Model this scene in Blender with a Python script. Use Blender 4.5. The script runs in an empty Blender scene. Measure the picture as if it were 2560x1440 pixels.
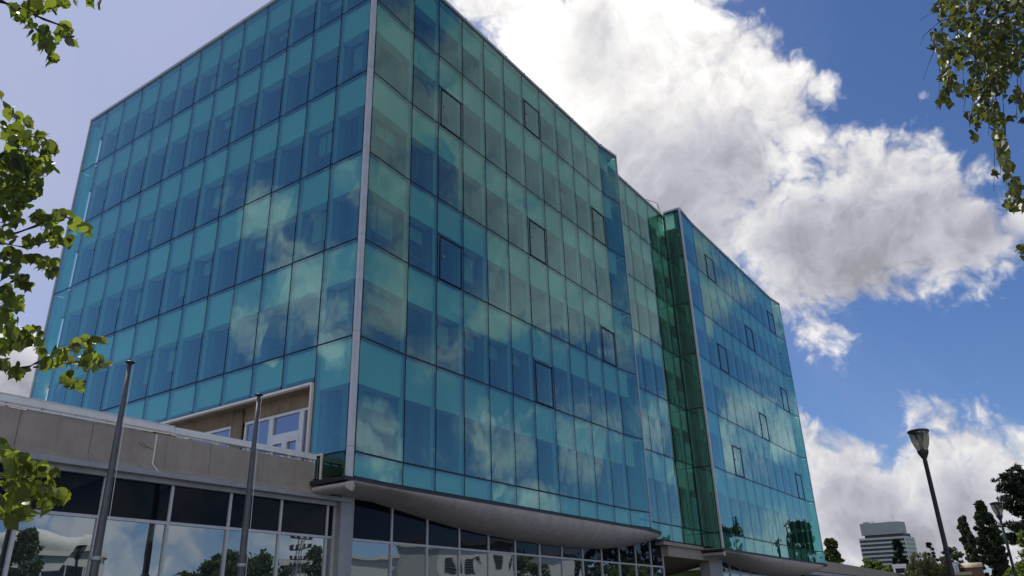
import bpy, bmesh, math, random
import numpy as np
from mathutils import Vector, Matrix
R = math.radians
rng = random.Random(7)
nrng = np.random.default_rng(7)
sc = bpy.context.scene
C = sc.collection

# ------------------------------------------------------------------ camera
CAM = np.array([-18.592, -16.900, 1.6])
YAW, PITCH, ROLL, FPX = -0.978191, 0.407241, -0.032054, 1944.09
cy, sy, cp, sp = math.cos(YAW), math.sin(YAW), math.cos(PITCH), math.sin(PITCH)
FW = np.array([-sy * cp, cy * cp, sp]); RT0 = np.array([cy, sy, 0.0]); UP0 = np.cross(RT0, FW)
cr, sr = math.cos(ROLL), math.sin(ROLL)
RT = cr * RT0 + sr * UP0; UP = -sr * RT0 + cr * UP0
cam_data = bpy.data.cameras.new('camera')
cam_data.lens = 27.34; cam_data.sensor_width = 36; cam_data.clip_end = 5000; cam_data.clip_start = 0.05
cam = bpy.data.objects.new('camera', cam_data); C.objects.link(cam)
m = Matrix.Identity(4)
for i in range(3):
    m[i][0], m[i][1], m[i][2], m[i][3] = RT[i], UP[i], -FW[i], CAM[i]
cam.matrix_world = m
sc.camera = cam

def ray(px, py):
    return FW + (px - 1280) / FPX * RT - (py - 720) / FPX * UP
def far(px, py, D):                 # the point of a sight line at horizontal distance D
    v = ray(px, py); return CAM + v / math.hypot(v[0], v[1]) * D
def udir(px, py):
    v = ray(px, py); return v / np.linalg.norm(v)

# ------------------------------------------------------------------ exposure, sun, sky
sc.view_settings.view_transform = 'Standard'
sc.view_settings.look = 'None'
sc.view_settings.gamma = 1
sc.view_settings.exposure = 0.0
SUN_EL, SUN_AZ = R(54), R(78)       # azimuth from +X towards +Y
sund = Vector((math.cos(SUN_AZ) * math.cos(SUN_EL), math.sin(SUN_AZ) * math.cos(SUN_EL), math.sin(SUN_EL)))
sl = bpy.data.lights.new('sun', 'SUN'); sl.energy = 4.0; sl.angle = R(0.5); sl.color = (1, .95, .87)
so = bpy.data.objects.new('sun', sl); C.objects.link(so)
so.rotation_euler = sund.to_track_quat('Z', 'Y').to_euler()
so.location = (0, 0, 60)

world = bpy.data.worlds.new('World'); sc.world = world; world.use_nodes = True
WT = world.node_tree; WT.nodes.clear()
def N(t, typ, **kw):
    n = t.nodes.new(typ)
    for k, v in kw.items(): setattr(n, k, v)
    return n
def setin(t, sock, v):
    if hasattr(v, 'is_output'): t.links.new(v, sock)
    else: sock.default_value = v
def M(t, op, a, b=0.0, c=0.0, clamp=False):
    n = N(t, 'ShaderNodeMath', operation=op); n.use_clamp = clamp
    setin(t, n.inputs[0], a); setin(t, n.inputs[1], b); setin(t, n.inputs[2], c)
    return n.outputs[0]
def MR(t, x, a, b, c=0.0, d=1.0, smooth=True):
    n = N(t, 'ShaderNodeMapRange'); n.interpolation_type = 'SMOOTHSTEP' if smooth else 'LINEAR'
    setin(t, n.inputs['Value'], x); n.inputs['From Min'].default_value = a; n.inputs['From Max'].default_value = b
    n.inputs['To Min'].default_value = c; n.inputs['To Max'].default_value = d
    return n.outputs[0]
def MIXC(t, f, a, b, blend='MIX'):
    n = N(t, 'ShaderNodeMix', data_type='RGBA', blend_type=blend)
    setin(t, n.inputs[0], f); setin(t, n.inputs[6], a); setin(t, n.inputs[7], b)
    return n.outputs[2]
def NOISE(t, vec, scale, detail=6, rough=.55, dist=0.0, out=0):
    n = N(t, 'ShaderNodeTexNoise'); n.noise_dimensions = '3D'
    if vec is not None: t.links.new(vec, n.inputs['Vector'])
    n.inputs['Scale'].default_value = scale; n.inputs['Detail'].default_value = detail
    n.inputs['Roughness'].default_value = rough; n.inputs['Distortion'].default_value = dist
    return n.outputs[out]

# cloud masses: centre (as seen in the picture) and radius; 'y'/'x' = the direction mirrored by a facade
BLOBS = [
 # tall cumulus behind the roof
 (1240, -20, 60, ''), (1330, 60, 120, ''), (1480, 60, 150, ''), (1640, 110, 170, ''), (1770, 150, 120, ''), (1470, 240, 190, ''),
 (1690, 300, 210, ''), (1850, 270, 140, ''), (1940, 330, 75, ''), (1620, 460, 170, ''), (1830, 430, 150, ''), (1960, 480, 60, ''),
 (1760, 560, 110, ''), (1900, 590, 110, ''), (2010, 640, 130, ''), (2000, 560, 90, ''), (2090, 640, 110, ''), (2260, 560, 185, ''), (1650, 300, 320, ''), (2200, 600, 110, ''), (2030, 730, 90, ''), (2430, 600, 70, ''), (1900, 500, 90, ''), (1760, 620, 90, ''), (2140, 560, 140, ''), (2230, 440, 125, ''),
 (2330, 520, 120, ''), (2440, 570, 85, ''), (2550, 560, 60, ''), (2200, 660, 80, ''), (1960, 740, 95, ''), (2030, 765, 75, ''),
 (2320, 640, 70, ''), (1800, -60, 45, ''),
 # low bank on the right
 (2030, 1150, 90, ''), (2150, 1190, 120, ''), (2290, 1170, 110, ''), (2430, 1110, 95, ''), (2520, 1170, 120, ''), (2060, 1300, 110, ''),
 (2220, 1330, 160, ''), (2400, 1310, 160, ''), (2560, 1330, 150, ''), (2700, 1240, 200, ''), (2300, 1500, 220, ''), (1950, 1420, 140, ''),
 # low cloud on the left
 (20, 900, 95, ''), (70, 980, 70, ''), (-90, 960, 140, ''), (20, 1100, 120, ''),
 # seen mirrored in the street front
 (960, 250, 190, 'y'), (960, 600, 190, 'y'), (1300, 250, 260, 'y'), (1500, 480, 270, 'y'), (1330, 620, 230, 'y'), (1620, 680, 200, 'y'), (1750, 760, 110, 'y'), (1180, 820, 60, 'y'), (1000, 900, 50, 'y'),
 (930, 1120, 40, 'y'), (1090, 1140, 30, 'y'), (1180, 1080, 70, 'y'), (1270, 1150, 90, 'y'), (1400, 1080, 60, 'y'), (1530, 1030, 70, 'y'), (1440, 1170, 60, 'y'),
 (1570, 1100, 60, 'y'), (1340, 1240, 60, 'y'), (1130, 880, 45, 'y'), (1000, 880, 40, 'y'), (1210, 700, 50, 'y'), (1640, 1040, 50, 'y'), (1880, 1020, 80, 'y'), (1800, 1080, 70, 'y'),
 (1950, 1090, 60, 'y'), (1900, 900, 35, 'y'), (1830, 1320, 70, 'y'), (1930, 1290, 60, 'y'), (1680, 1190, 50, 'y'), (1880, 1340, 70, 'y'),
 (90, 1290, 90, 'y'), (230, 1330, 130, 'y'), (430, 1330, 120, 'y'), (620, 1350, 110, 'y'), (780, 1340, 70, 'y'), (330, 1420, 60, 'y'), (480, 1370, 100, 'y'), (560, 1290, 50, 'y'), (650, 1340, 60, 'y'), (760, 1330, 40, 'y'), (120, 1420, 70, 'y'),
 # seen mirrored in the side front
 (730, 730, 72, 'x'), (800, 700, 75, 'x'), (850, 640, 75, 'x'), (690, 690, 30, 'x'), (880, 440, 38, 'x'), (640, 540, 30, 'x'), (860, 880, 40, 'x'), (780, 780, 40, 'x'),
 (620, 820, 30, 'x'), (100, 960, 40, 'x'), (700, 540, 20, 'x'),
]
# gaps in the mirrored cloud sheet
HOLES = [(1062, 30, 48), (1040, 470, 40), (1070, 540, 48), (1110, 620, 60), (1060, 680, 50), (1130, 700, 40), (1230, 920, 40), (1320, 930, 55), (1420, 940, 55), (1520, 960, 45), (1590, 960, 40), (1160, 990, 45), (1060, 1000, 60), (960, 980, 60), (1850, 860, 50), (1920, 830, 50)]
# where the cloud ahead is deepest and greyest
SHADE = [(1580, 420, 90), (1680, 500, 120), (1790, 400, 70), (1840, 480, 60), (2130, 640, 100), (2270, 560, 80), (2400, 590, 80), (1990, 600, 70), (1500, 120, 60),
         (2170, 1290, 70), (2110, 1240, 40), (2420, 1240, 45), (2320, 1360, 70), (30, 960, 40)]
# unseen bright cloud, added overhead and behind to lift the ambient light: direction, radius
FILL_CLOUD = [((-.6, -.6, .53), .55), ((-.15, -.45, .88), .33), ((-.95, -.35, .25), .35), ((-.2, -.95, .2), .30), ((.35, .1, .93), .22)]
def cloud_sdf(t, v, blobs, k):
    d = None
    for c, rad in blobs:
        vm = N(t, 'ShaderNodeVectorMath', operation='DISTANCE'); t.links.new(v, vm.inputs[0]); vm.inputs[1].default_value = c
        x = M(t, 'SUBTRACT', vm.outputs['Value'], rad)
        d = x if d is None else M(t, 'SMOOTH_MIN', d, x, k)
    return d
def sky_nodes():
    t = WT
    tc = N(t, 'ShaderNodeTexCoord'); v = tc.outputs['Generated']
    out = N(t, 'ShaderNodeOutputWorld'); bg = N(t, 'ShaderNodeBackground')
    sky = N(t, 'ShaderNodeTexSky', sky_type='NISHITA'); sky.sun_disc = False
    sky.sun_elevation = SUN_EL; sky.sun_rotation = math.pi / 2 - SUN_AZ
    sky.air_density = 1.0; sky.dust_density = .7; sky.ozone_density = 3.0
    front, soft = [], []
    for (px, py, r, mir) in BLOBS:
        c = udir(px, py); e = udir(px + r, py); rad = float(np.linalg.norm(e - c))
        if mir == 'y': c = c * np.array([1, -1, 1])
        if mir == 'x': c = c * np.array([-1, 1, 1])
        (soft if mir else front).append((c, rad))
    soft += [(tuple(np.array(c) / np.linalg.norm(c)), r) for c, r in FILL_CLOUD]
    # turbulence: small puffs on top of broad swirls
    wv = NOISE(t, v, 6.0, 5, .55, 0, out=1)
    wa = N(t, 'ShaderNodeVectorMath', operation='SUBTRACT'); t.links.new(wv, wa.inputs[0]); wa.inputs[1].default_value = (.5, .5, .5)
    wb = N(t, 'ShaderNodeVectorMath', operation='MULTIPLY_ADD'); t.links.new(wa.outputs[0], wb.inputs[0]); wb.inputs[1].default_value = (.14, .14, .14); t.links.new(v, wb.inputs[2])
    vw = wb.outputs[0]
    def puff(vec):
        vo_ = N(t, 'ShaderNodeTexVoronoi'); vo_.feature = 'F1'; t.links.new(vec, vo_.inputs['Vector'])
        vo_.inputs['Scale'].default_value = 11.0; vo_.inputs['Detail'].default_value = 3.0; vo_.inputs['Roughness'].default_value = .55; vo_.inputs['Lacunarity'].default_value = 2.2
        nf = NOISE(t, vec, 9.0, 9, .66)
        return M(t, 'ADD', M(t, 'MULTIPLY', M(t, 'SUBTRACT', .93, vo_.outputs['Distance']), .75), M(t, 'MULTIPLY', M(t, 'SUBTRACT', nf, .5), 1.15))
    p1 = puff(vw)
    vo = N(t, 'ShaderNodeVectorMath', operation='ADD'); t.links.new(vw, vo.inputs[0]); vo.inputs[1].default_value = sund * 0.016 + Vector((0, 0, .008))
    p2 = puff(vo.outputs[0])
    n2 = NOISE(t, v, 3.6, 5, .55)
    rough = M(t, 'MULTIPLY', M(t, 'MAXIMUM', M(t, 'MINIMUM', p1, .8), -.9), -1.0)
    # the clouds ahead: crisp, backlit, grey where thick
    dd = M(t, 'ADD', M(t, 'SUBTRACT', cloud_sdf(t, v, front, .03), .017), M(t, 'MULTIPLY', rough, .085))
    mask = MR(t, dd, 0.012, -0.022)
    thick = MR(t, dd, -0.01, -0.13)
    sh = []
    for px, py, r in SHADE:
        c = udir(px, py); sh.append((c, float(np.linalg.norm(udir(px + r, py) - c))))
    deep = MR(t, M(t, 'ADD', cloud_sdf(t, v, sh, .05), M(t, 'MULTIPLY', rough, .05)), .075, -.05)
    thick = M(t, 'ADD', M(t, 'MULTIPLY', thick, .22), M(t, 'MULTIPLY', deep, .82))
    relief = M(t, 'MULTIPLY', M(t, 'SUBTRACT', p1, p2), .62)
    lum = M(t, 'ADD', MR(t, M(t, 'ADD', thick, M(t, 'MULTIPLY', M(t, 'SUBTRACT', n2, .47), 1.1)), 0.0, 1.0, .76, .41), M(t, 'MULTIPLY', relief, MR(t, thick, 0, 1, 1, .45)))
    sb = N(t, 'ShaderNodeVectorMath', operation='DISTANCE'); t.links.new(v, sb.inputs[0]); sb.inputs[1].default_value = udir(1420, 130)
    lum = M(t, 'ADD', lum, MR(t, sb.outputs['Value'], .30, .05, 0, .36))
    lum = M(t, 'MAXIMUM', lum, .36)
    ccol = MIXC(t, MR(t, lum, .5, .9, 1, 0), (1.0, .985, .98, 1), (.93, .94, 1.06, 1))
    cm = N(t, 'ShaderNodeVectorMath', operation='SCALE'); t.links.new(ccol, cm.inputs[0])
    t.links.new(M(t, 'MULTIPLY', lum, 10.0), cm.inputs['Scale'])
    # the soft cloud sheets: those mirrored in the glass, plus the added fill cloud
    d2 = M(t, 'ADD', M(t, 'SUBTRACT', cloud_sdf(t, v, soft, .045), .006), M(t, 'MULTIPLY', rough, .10))
    hl = []
    for px, py, r in HOLES:
        c = udir(px, py); hl.append((c * np.array([1, -1, 1]), float(np.linalg.norm(udir(px + r, py) - c))))
    d2 = M(t, 'SMOOTH_MAX', d2, M(t, 'SUBTRACT', M(t, 'MULTIPLY', rough, .05), cloud_sdf(t, v, hl, .03)), .02)
    mask2 = M(t, 'MULTIPLY', MR(t, d2, 0.015, -0.055), .95)
    sz = N(t, 'ShaderNodeSeparateXYZ'); t.links.new(v, sz.inputs[0])
    lum2 = M(t, 'ADD', M(t, 'ADD', MR(t, n2, .3, .7, -.8, .8), MR(t, sz.outputs[2], .15, .48, 6.9, 3.2)), M(t, 'MULTIPLY', relief, 2.2))
    sx = N(t, 'ShaderNodeVectorMath', operation='DOT_PRODUCT'); t.links.new(v, sx.inputs[0]); sx.inputs[1].default_value = (-.68, -.60, .42)
    lum2 = M(t, 'ADD', lum2, MR(t, sx.outputs['Value'], .35, .8, 0, 3.8))  # extra brightness on the added unseen cloud, for more ambient light
    sx2 = N(t, 'ShaderNodeVectorMath', operation='DOT_PRODUCT'); t.links.new(v, sx2.inputs[0]); sx2.inputs[1].default_value = (-.62, .70, .35)
    lum2 = M(t, 'ADD', lum2, MR(t, sx2.outputs['Value'], .6, .95, 0, 4.0))
    cm2 = N(t, 'ShaderNodeVectorMath', operation='SCALE'); cm2.inputs[0].default_value = (.93, .98, 1.07); t.links.new(lum2, cm2.inputs['Scale'])
    # thin high veil round the sun, and faint streaks
    vs = N(t, 'ShaderNodeVectorMath', operation='DISTANCE'); t.links.new(v, vs.inputs[0]); vs.inputs[1].default_value = udir(250, 150)
    veil = MR(t, vs.outputs['Value'], .85, 0.10, 0, .80)
    cir = NOISE(t, v, 2.4, 7, .62, 1.2)
    veil = M(t, 'ADD', veil, MR(t, cir, .52, .78, 0, .13), clamp=True)
    wsp = NOISE(t, v, 5.0, 9, .62, .8)
    veil = M(t, 'MULTIPLY', veil, MR(t, wsp, .25, .75, .74, 1.12, False), clamp=True)
    skyc = MIXC(t, 1.0, sky.outputs[0], (.60, .75, 1.03, 1), 'MULTIPLY')
    base = MIXC(t, veil, skyc, (4.75, 5.0, 6.7, 1))
    col = MIXC(t, mask2, MIXC(t, mask, base, cm.outputs[0]), cm2.outputs[0])
    t.links.new(col, bg.inputs[0]); bg.inputs[1].default_value = 0.1
    t.links.new(bg.outputs[0], out.inputs[0])
sky_nodes()

# ------------------------------------------------------------------ materials
def newmat(name):
    mt = bpy.data.materials.new(name); mt.use_nodes = True
    t = mt.node_tree; t.nodes.clear()
    o = N(t, 'ShaderNodeOutputMaterial')
    return mt, t, o
def pbr(name, col, rough=.6, metal=0.0, var=.12, scale=3.0, bump=0.0, bscale=60, spec=.5, streak=0.0):
    mt, t, o = newmat(name)
    b = N(t, 'ShaderNodeBsdfPrincipled')
    tc = N(t, 'ShaderNodeTexCoord'); v = tc.outputs['Object']
    n = NOISE(t, v, scale, 8, .62)
    c = MIXC(t, MR(t, n, .3, .7), tuple(x * (1 - var) for x in col) + (1,), tuple(min(1, x * (1 + var)) for x in col) + (1,))
    if streak:
        mp = N(t, 'ShaderNodeMapping'); t.links.new(v, mp.inputs[0]); mp.inputs['Scale'].default_value = (5, 5, .35)
        s = NOISE(t, mp.outputs[0], 1.0, 6, .6)
        c = MIXC(t, MR(t, s, .5, .75, 0, streak), c, tuple(x * .55 for x in col) + (1,))
    t.links.new(c, b.inputs['Base Color'])
    b.inputs['Roughness'].default_value = rough; b.inputs['Metallic'].default_value = metal
    b.inputs['Specular IOR Level'].default_value = spec
    if bump:
        bn = N(t, 'ShaderNodeBump'); bn.inputs['Strength'].default_value = bump; bn.inputs['Distance'].default_value = .02
        t.links.new(NOISE(t, v, bscale, 5, .6), bn.inputs['Height']); t.links.new(bn.outputs[0], b.inputs['Normal'])
    t.links.new(b.outputs[0], o.inputs[0])
    return mt
def glassmat(name, tint, refl, r0, wave=.012, wscale=.55, body=None):
    """coated pane: a mirror share that grows towards grazing angles, the rest lets tinted light through"""
    mt, t, o = newmat(name)
    tc = N(t, 'ShaderNodeTexCoord'); v = tc.outputs['Object']
    bn = N(t, 'ShaderNodeBump'); bn.inputs['Strength'].default_value = 1.0; bn.inputs['Distance'].default_value = wave
    t.links.new(NOISE(t, v, wscale, 2, .45), bn.inputs['Height'])
    lw = N(t, 'ShaderNodeLayerWeight'); lw.inputs['Blend'].default_value = .5
    f = M(t, 'POWER', lw.outputs['Facing'], 4.0)
    f = M(t, 'ADD', M(t, 'MULTIPLY', f, 1 - r0), r0, clamp=True)
    gl = N(t, 'ShaderNodeBsdfGlossy'); gl.inputs['Roughness'].default_value = .012; gl.inputs['Color'].default_value = refl + (1,)
    t.links.new(bn.outputs[0], gl.inputs['Normal'])
    if body is None:
        oi = N(t, 'ShaderNodeObjectInfo'); tr = N(t, 'ShaderNodeBsdfTransparent')
        t.links.new(MIXC(t, oi.outputs['Random'], tuple(x * .93 for x in tint) + (1,), tuple(min(1, x * 1.06) for x in tint) + (1,)), tr.inputs['Color'])
    else:
        tr = N(t, 'ShaderNodeBsdfPrincipled'); tr.inputs['Base Color'].default_value = body + (1,); tr.inputs['Roughness'].default_value = .4
        tr.inputs['Specular IOR Level'].default_value = 0
    mx = N(t, 'ShaderNodeMixShader'); t.links.new(f, mx.inputs[0]); t.links.new(tr.outputs[0], mx.inputs[1]); t.links.new(gl.outputs[0], mx.inputs[2])
    t.links.new(mx.outputs[0], o.inputs[0])
    return mt
def clearmat(name, tint):
    mt, t, o = newmat(name)
    tr = N(t, 'ShaderNodeBsdfTransparent'); tr.inputs['Color'].default_value = tint + (1,)
    t.links.new(tr.outputs[0], o.inputs[0]); return mt
def leafmat(name, col, trans, amt=.5, var=.35):
    mt, t, o = newmat(name)
    g = N(t, 'ShaderNodeNewGeometry')
    rnd = g.outputs['Random Per Island']
    d = N(t, 'ShaderNodeBsdfPrincipled'); d.inputs['Roughness'].default_value = .42; d.inputs['Specular IOR Level'].default_value = .45
    t.links.new(MIXC(t, rnd, tuple(x * (1 - var) for x in col) + (1,), tuple(x * (1 + var) for x in col) + (1,)), d.inputs['Base Color'])
    tl = N(t, 'ShaderNodeBsdfTranslucent')
    t.links.new(MIXC(t, rnd, tuple(x * (1 - var) for x in trans) + (1,), tuple(min(1, x * (1 + var * .6)) for x in trans) + (1,)), tl.inputs['Color'])
    mx = N(t, 'ShaderNodeMixShader'); mx.inputs[0].default_value = amt
    t.links.new(d.outputs[0], mx.inputs[1]); t.links.new(tl.outputs[0], mx.inputs[2]); t.links.new(mx.outputs[0], o.inputs[0])
    return mt

MT = {}
MT['glass'] = glassmat('green_tinted_glass', (.395, .73, .62), (.62, .95, .93), .255)
MT['glass_clear'] = clearmat('glass_inner_face', (.93, .98, .97))
MT['glass_green'] = glassmat('deep_green_glass', (.22, .52, .40), (.6, .9, .78), .10)
MT['joint'] = pbr('black_gasket', (.012, .013, .018), .5)
MT['fin'] = pbr('pale_cavity_fin', (.62, .68, .68), .5, var=.06)
MT['spandrel'] = pbr('white_insulated_panel', (.72, .77, .72), .55, var=.03, scale=.4)
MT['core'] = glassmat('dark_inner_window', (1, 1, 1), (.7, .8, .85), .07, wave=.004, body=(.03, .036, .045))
MT['sash'] = pbr('grey_window_sash', (.12, .13, .135), .45, var=.05)
MT['blind'] = pbr('fabric_blind', (.42, .43, .41), .8, var=.1, scale=6)
MT['alu'] = pbr('grey_aluminium', (.54, .54, .57), .45, .25, var=.08, streak=.25)
MT['alu_dark'] = pbr('weathered_grey_aluminium', (.34, .34, .36), .5, .3, var=.1)
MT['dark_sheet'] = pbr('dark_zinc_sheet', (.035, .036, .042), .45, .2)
MT['concrete'] = pbr('beige_concrete', (.33, .282, .25), .85, var=.10, scale=2.2, bump=.25, bscale=45, streak=.5)
MT['terrace_concrete'] = pbr('brown_stained_concrete', (.25, .185, .13), .85, var=.2, scale=1.4, bump=.3, streak=.5)
MT['white_metal'] = pbr('white_painted_metal', (.74, .74, .76), .45, var=.05, streak=.2)
MT['cream_metal'] = pbr('cream_painted_frame', (.72, .66, .60), .45, var=.05)
MT['door_glass'] = glassmat('lilac_door_glass', (1, 1, 1), (.9, .9, 1.0), .30, body=(.10, .10, .16))
MT['dark_glass'] = glassmat('black_spandrel_glass', (1, 1, 1), (.85, .88, .96), .012, wave=.010, body=(.006, .007, .011))
MT['mirror_glass'] = glassmat('mirror_glass', (1, 1, 1), (.80, .86, .88), .40, wave=.010, wscale=.5, body=(.03, .035, .04))
MT['pole'] = pbr('grey_galvanised_pole', (.085, .085, .097), .5, .2, var=.15, scale=6, streak=.3)
MT['lamp_dark'] = pbr('dark_brown_lamp_paint', (.022, .016, .017), .5, var=.2)
MT['bark'] = pbr('brown_bark', (.055, .042, .035), .9, var=.4, scale=12, bump=.6, bscale=30)
MT['birch_bark'] = pbr('pale_birch_bark', (.45, .43, .40), .8, var=.5, scale=6)
MT['leaf_left'] = leafmat('backlit_broad_leaf', (.030, .042, .014), (.28, .36, .025), .5, .7)
MT['leaf_birch'] = leafmat('birch_leaf', (.038, .052, .018), (.17, .19, .02), .42, .6)
MT['leaf_dark'] = leafmat('dark_conifer_needles', (.016, .026, .016), (.03, .05, .02), .2, .5)
MT['leaf_cedar'] = leafmat('cypress_scales', (.030, .044, .020), (.05, .07, .02), .25, .5)
MT['leaf_bright'] = leafmat('bright_green_leaf', (.075, .12, .020), (.20, .28, .03), .4, .45)
MT['leaf_willow'] = leafmat('olive_green_leaf', (.11, .115, .045), (.16, .16, .05), .35, .5)
MT['leaf_mid'] = leafmat('mid_green_leaf', (.045, .075, .022), (.12, .18, .03), .35, .5)
MT['paving'] = pbr('grey_concrete_paving', (.30, .29, .27), .85, var=.15, scale=1.2, bump=.2)
MT['grass'] = pbr('mown_grass', (.055, .085, .025), .95, var=.4, scale=8, bump=.6)
MT['asphalt'] = pbr('asphalt', (.05, .05, .052), .9, var=.2, scale=4, bump=.3)
MT['tower_white'] = pbr('white_tower_cladding', (.34, .34, .36), .7, var=.05)
MT['tower_band'] = pbr('pale_tower_band', (.52, .52, .53), .7, var=.05)
MT['tower_window'] = pbr('tower_window', (.022, .022, .034), .55, var=.6, scale=.5, spec=.12)
MT['brick'] = pbr('red_brown_brick', (.20, .105, .07), .9, var=.25, scale=5, bump=.3)
MT['tan_roof'] = pbr('tan_sheet_roof', (.45, .36, .25), .7, var=.12)
MT['white_render'] = pbr('white_render', (.66, .65, .62), .8, var=.06, streak=.15)
MT['grey_render'] = pbr('grey_render', (.40, .40, .40), .8, var=.08)

def shell_mat():
    mt, t, o = newmat('cast_concrete_shell')
    b = N(t, 'ShaderNodeBsdfPrincipled'); b.inputs['Roughness'].default_value = .85
    tc = N(t, 'ShaderNodeTexCoord'); v = tc.outputs['Object']
    sx = N(t, 'ShaderNodeSeparateXYZ'); t.links.new(v, sx.inputs[0])
    u = M(t, 'ADD', sx.outputs[0], M(t, 'MULTIPLY', NOISE(t, v, .8, 2), .05))
    fr = M(t, 'FRACT', M(t, 'DIVIDE', u, 1.22))
    seam = M(t, 'LESS_THAN', fr, .018)
    panel = M(t, 'FRACT', M(t, 'MULTIPLY', M(t, 'SINE', M(t, 'MULTIPLY', M(t, 'FLOOR', M(t, 'DIVIDE', u, 1.22)), 12.99)), 437.58))
    n = NOISE(t, v, 3, 8, .65)
    c = MIXC(t, MR(t, n, .3, .7), (.41, .365, .35, 1), (.52, .465, .45, 1))
    c = MIXC(t, M(t, 'MULTIPLY', panel, .16), c, (.40, .35, .33, 1))
    c = MIXC(t, M(t, 'MULTIPLY', seam, .45), c, (.16, .14, .13, 1))
    mp = N(t, 'ShaderNodeMapping'); t.links.new(v, mp.inputs[0]); mp.inputs['Scale'].default_value = (3.5, .7, .25)
    c = MIXC(t, MR(t, NOISE(t, mp.outputs[0], 1.0, 7, .65),   .5, .72, 0, .22), c, (.25, .22, .20, 1))
    t.links.new(c, b.inputs['Base Color'])
    bn = N(t, 'ShaderNodeBump'); bn.inputs['Strength'].default_value = .3; bn.inputs['Distance'].default_value = .02
    t.links.new(NOISE(t, v, 50, 4), bn.inputs['Height']); t.links.new(bn.outputs[0], b.inputs['Normal'])
    t.links.new(b.outputs[0], o.inputs[0]); return mt
MT['shell'] = shell_mat()

# ------------------------------------------------------------------ mesh helpers
class MB:
    def __init__(s): s.v = []; s.f = []; s.m = []
    def add(s, vs, fs, mi=0):
        o = len(s.v); s.v += [tuple(map(float, x)) for x in vs]
        s.f += [tuple(i + o for i in f) for f in fs]; s.m += [mi] * len(fs); return s
    def box(s, a, b, mi=0):
        x0, y0, z0 = a; x1, y1, z1 = b
        return s.add([(x0, y0, z0), (x1, y0, z0), (x1, y1, z0), (x0, y1, z0), (x0, y0, z1), (x1, y0, z1), (x1, y1, z1), (x0, y1, z1)],
                     [(0, 3, 2, 1), (4, 5, 6, 7), (0, 1, 5, 4), (1, 2, 6, 5), (2, 3, 7, 6), (3, 0, 4, 7)], mi)
    def slab(s, P, Q, n, d0, d1, z0, z1, mi=0):
        """upright slab between plan points P and Q, from depth d0 to d1 behind the plane (n = outward)"""
        n = np.array(n); P = np.array(P); Q = np.array(Q)
        a, b, c, d = P - n * d0, Q - n * d0, Q - n * d1, P - n * d1
        vs = [(*a, z0), (*b, z0), (*c, z0), (*d, z0), (*a, z1), (*b, z1), (*c, z1), (*d, z1)]
        return s.add(vs, [(0, 3, 2, 1), (4, 5, 6, 7), (0, 1, 5, 4), (1, 2, 6, 5), (2, 3, 7, 6), (3, 0, 4, 7)], mi)
    def prism(s, poly, z0, z1, mi=0):
        k = len(poly)
        return s.add([(*p, z0) for p in poly] + [(*p, z1) for p in poly],
                     [tuple(range(k))[::-1], tuple(range(k, 2 * k))] + [(i, (i + 1) % k, k + (i + 1) % k, k + i) for i in range(k)], mi)
    def tube(s, pts, rad, n=8, mi=0, cap=True):
        pts = [Vector(p) for p in pts]; rings = []
        if not hasattr(rad, '__len__'): rad = [rad] * len(pts)
        for i, p in enumerate(pts):
            d = (pts[min(i + 1, len(pts) - 1)] - pts[max(i - 1, 0)]).normalized()
            a = d.orthogonal().normalized() if abs(d.z) < .95 else Vector((1, 0, 0)); a = (a - d * a.dot(d)).normalized(); b = d.cross(a)
            rings.append([p + (a * math.cos(2 * math.pi * k / n) + b * math.sin(2 * math.pi * k / n)) * rad[i] for k in range(n)])
        vs = [v for r in rings for v in r]; fs = []
        for i in range(len(pts) - 1):
            for k in range(n):
                fs.append((i * n + k, i * n + (k + 1) % n, (i + 1) * n + (k + 1) % n, (i + 1) * n + k))
        if cap: fs += [tuple(range(n))[::-1], tuple(range((len(pts) - 1) * n, len(pts) * n))]
        return s.add(vs, fs, mi)
    def lathe(s, prof, c=(0, 0, 0), n=24, mi=0):
        vs = [(c[0] + r * math.cos(2 * math.pi * k / n), c[1] + r * math.sin(2 * math.pi * k / n), c[2] + z) for r, z in prof for k in range(n)]
        fs = [(i * n + k, i * n + (k + 1) % n, (i + 1) * n + (k + 1) % n, (i + 1) * n + k) for i in range(len(prof) - 1) for k in range(n)]
        return s.add(vs, fs, mi)
    def build(s, name, mat, parent=None, smooth=False):
        me = bpy.data.meshes.new(name); me.from_pydata(s.v, [], s.f); me.update()
        mats = mat if isinstance(mat, (list, tuple)) else [mat]
        for x in mats: me.materials.append(MT[x])
        if len(mats) > 1: me.polygons.foreach_set('material_index', s.m)
        if smooth: me.polygons.foreach_set('use_smooth', [True] * len(me.polygons))
        o = bpy.data.objects.new(name, me); C.objects.link(o)
        if parent is not None:
            o.parent = parent; o.matrix_parent_inverse = Matrix.Translation(-parent.matrix_world.translation) if parent.type == 'EMPTY' and parent.parent is None else Matrix.Identity(4)
        return o
def thing(name, label, cat, loc=(0, 0, 0), group=None):
    o = bpy.data.objects.new(name, None); C.objects.link(o); o.location = loc; o.empty_display_size = .3
    o.matrix_world = Matrix.Translation(loc)
    o['label'] = label; o['category'] = cat
    if group: o['group'] = group
    return o
def tag(o, label, cat, group=None):
    o['label'] = label; o['category'] = cat
    if group: o['group'] = group
    return o
def struct(o, kind='structure'):
    o['kind'] = kind; return o

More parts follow.
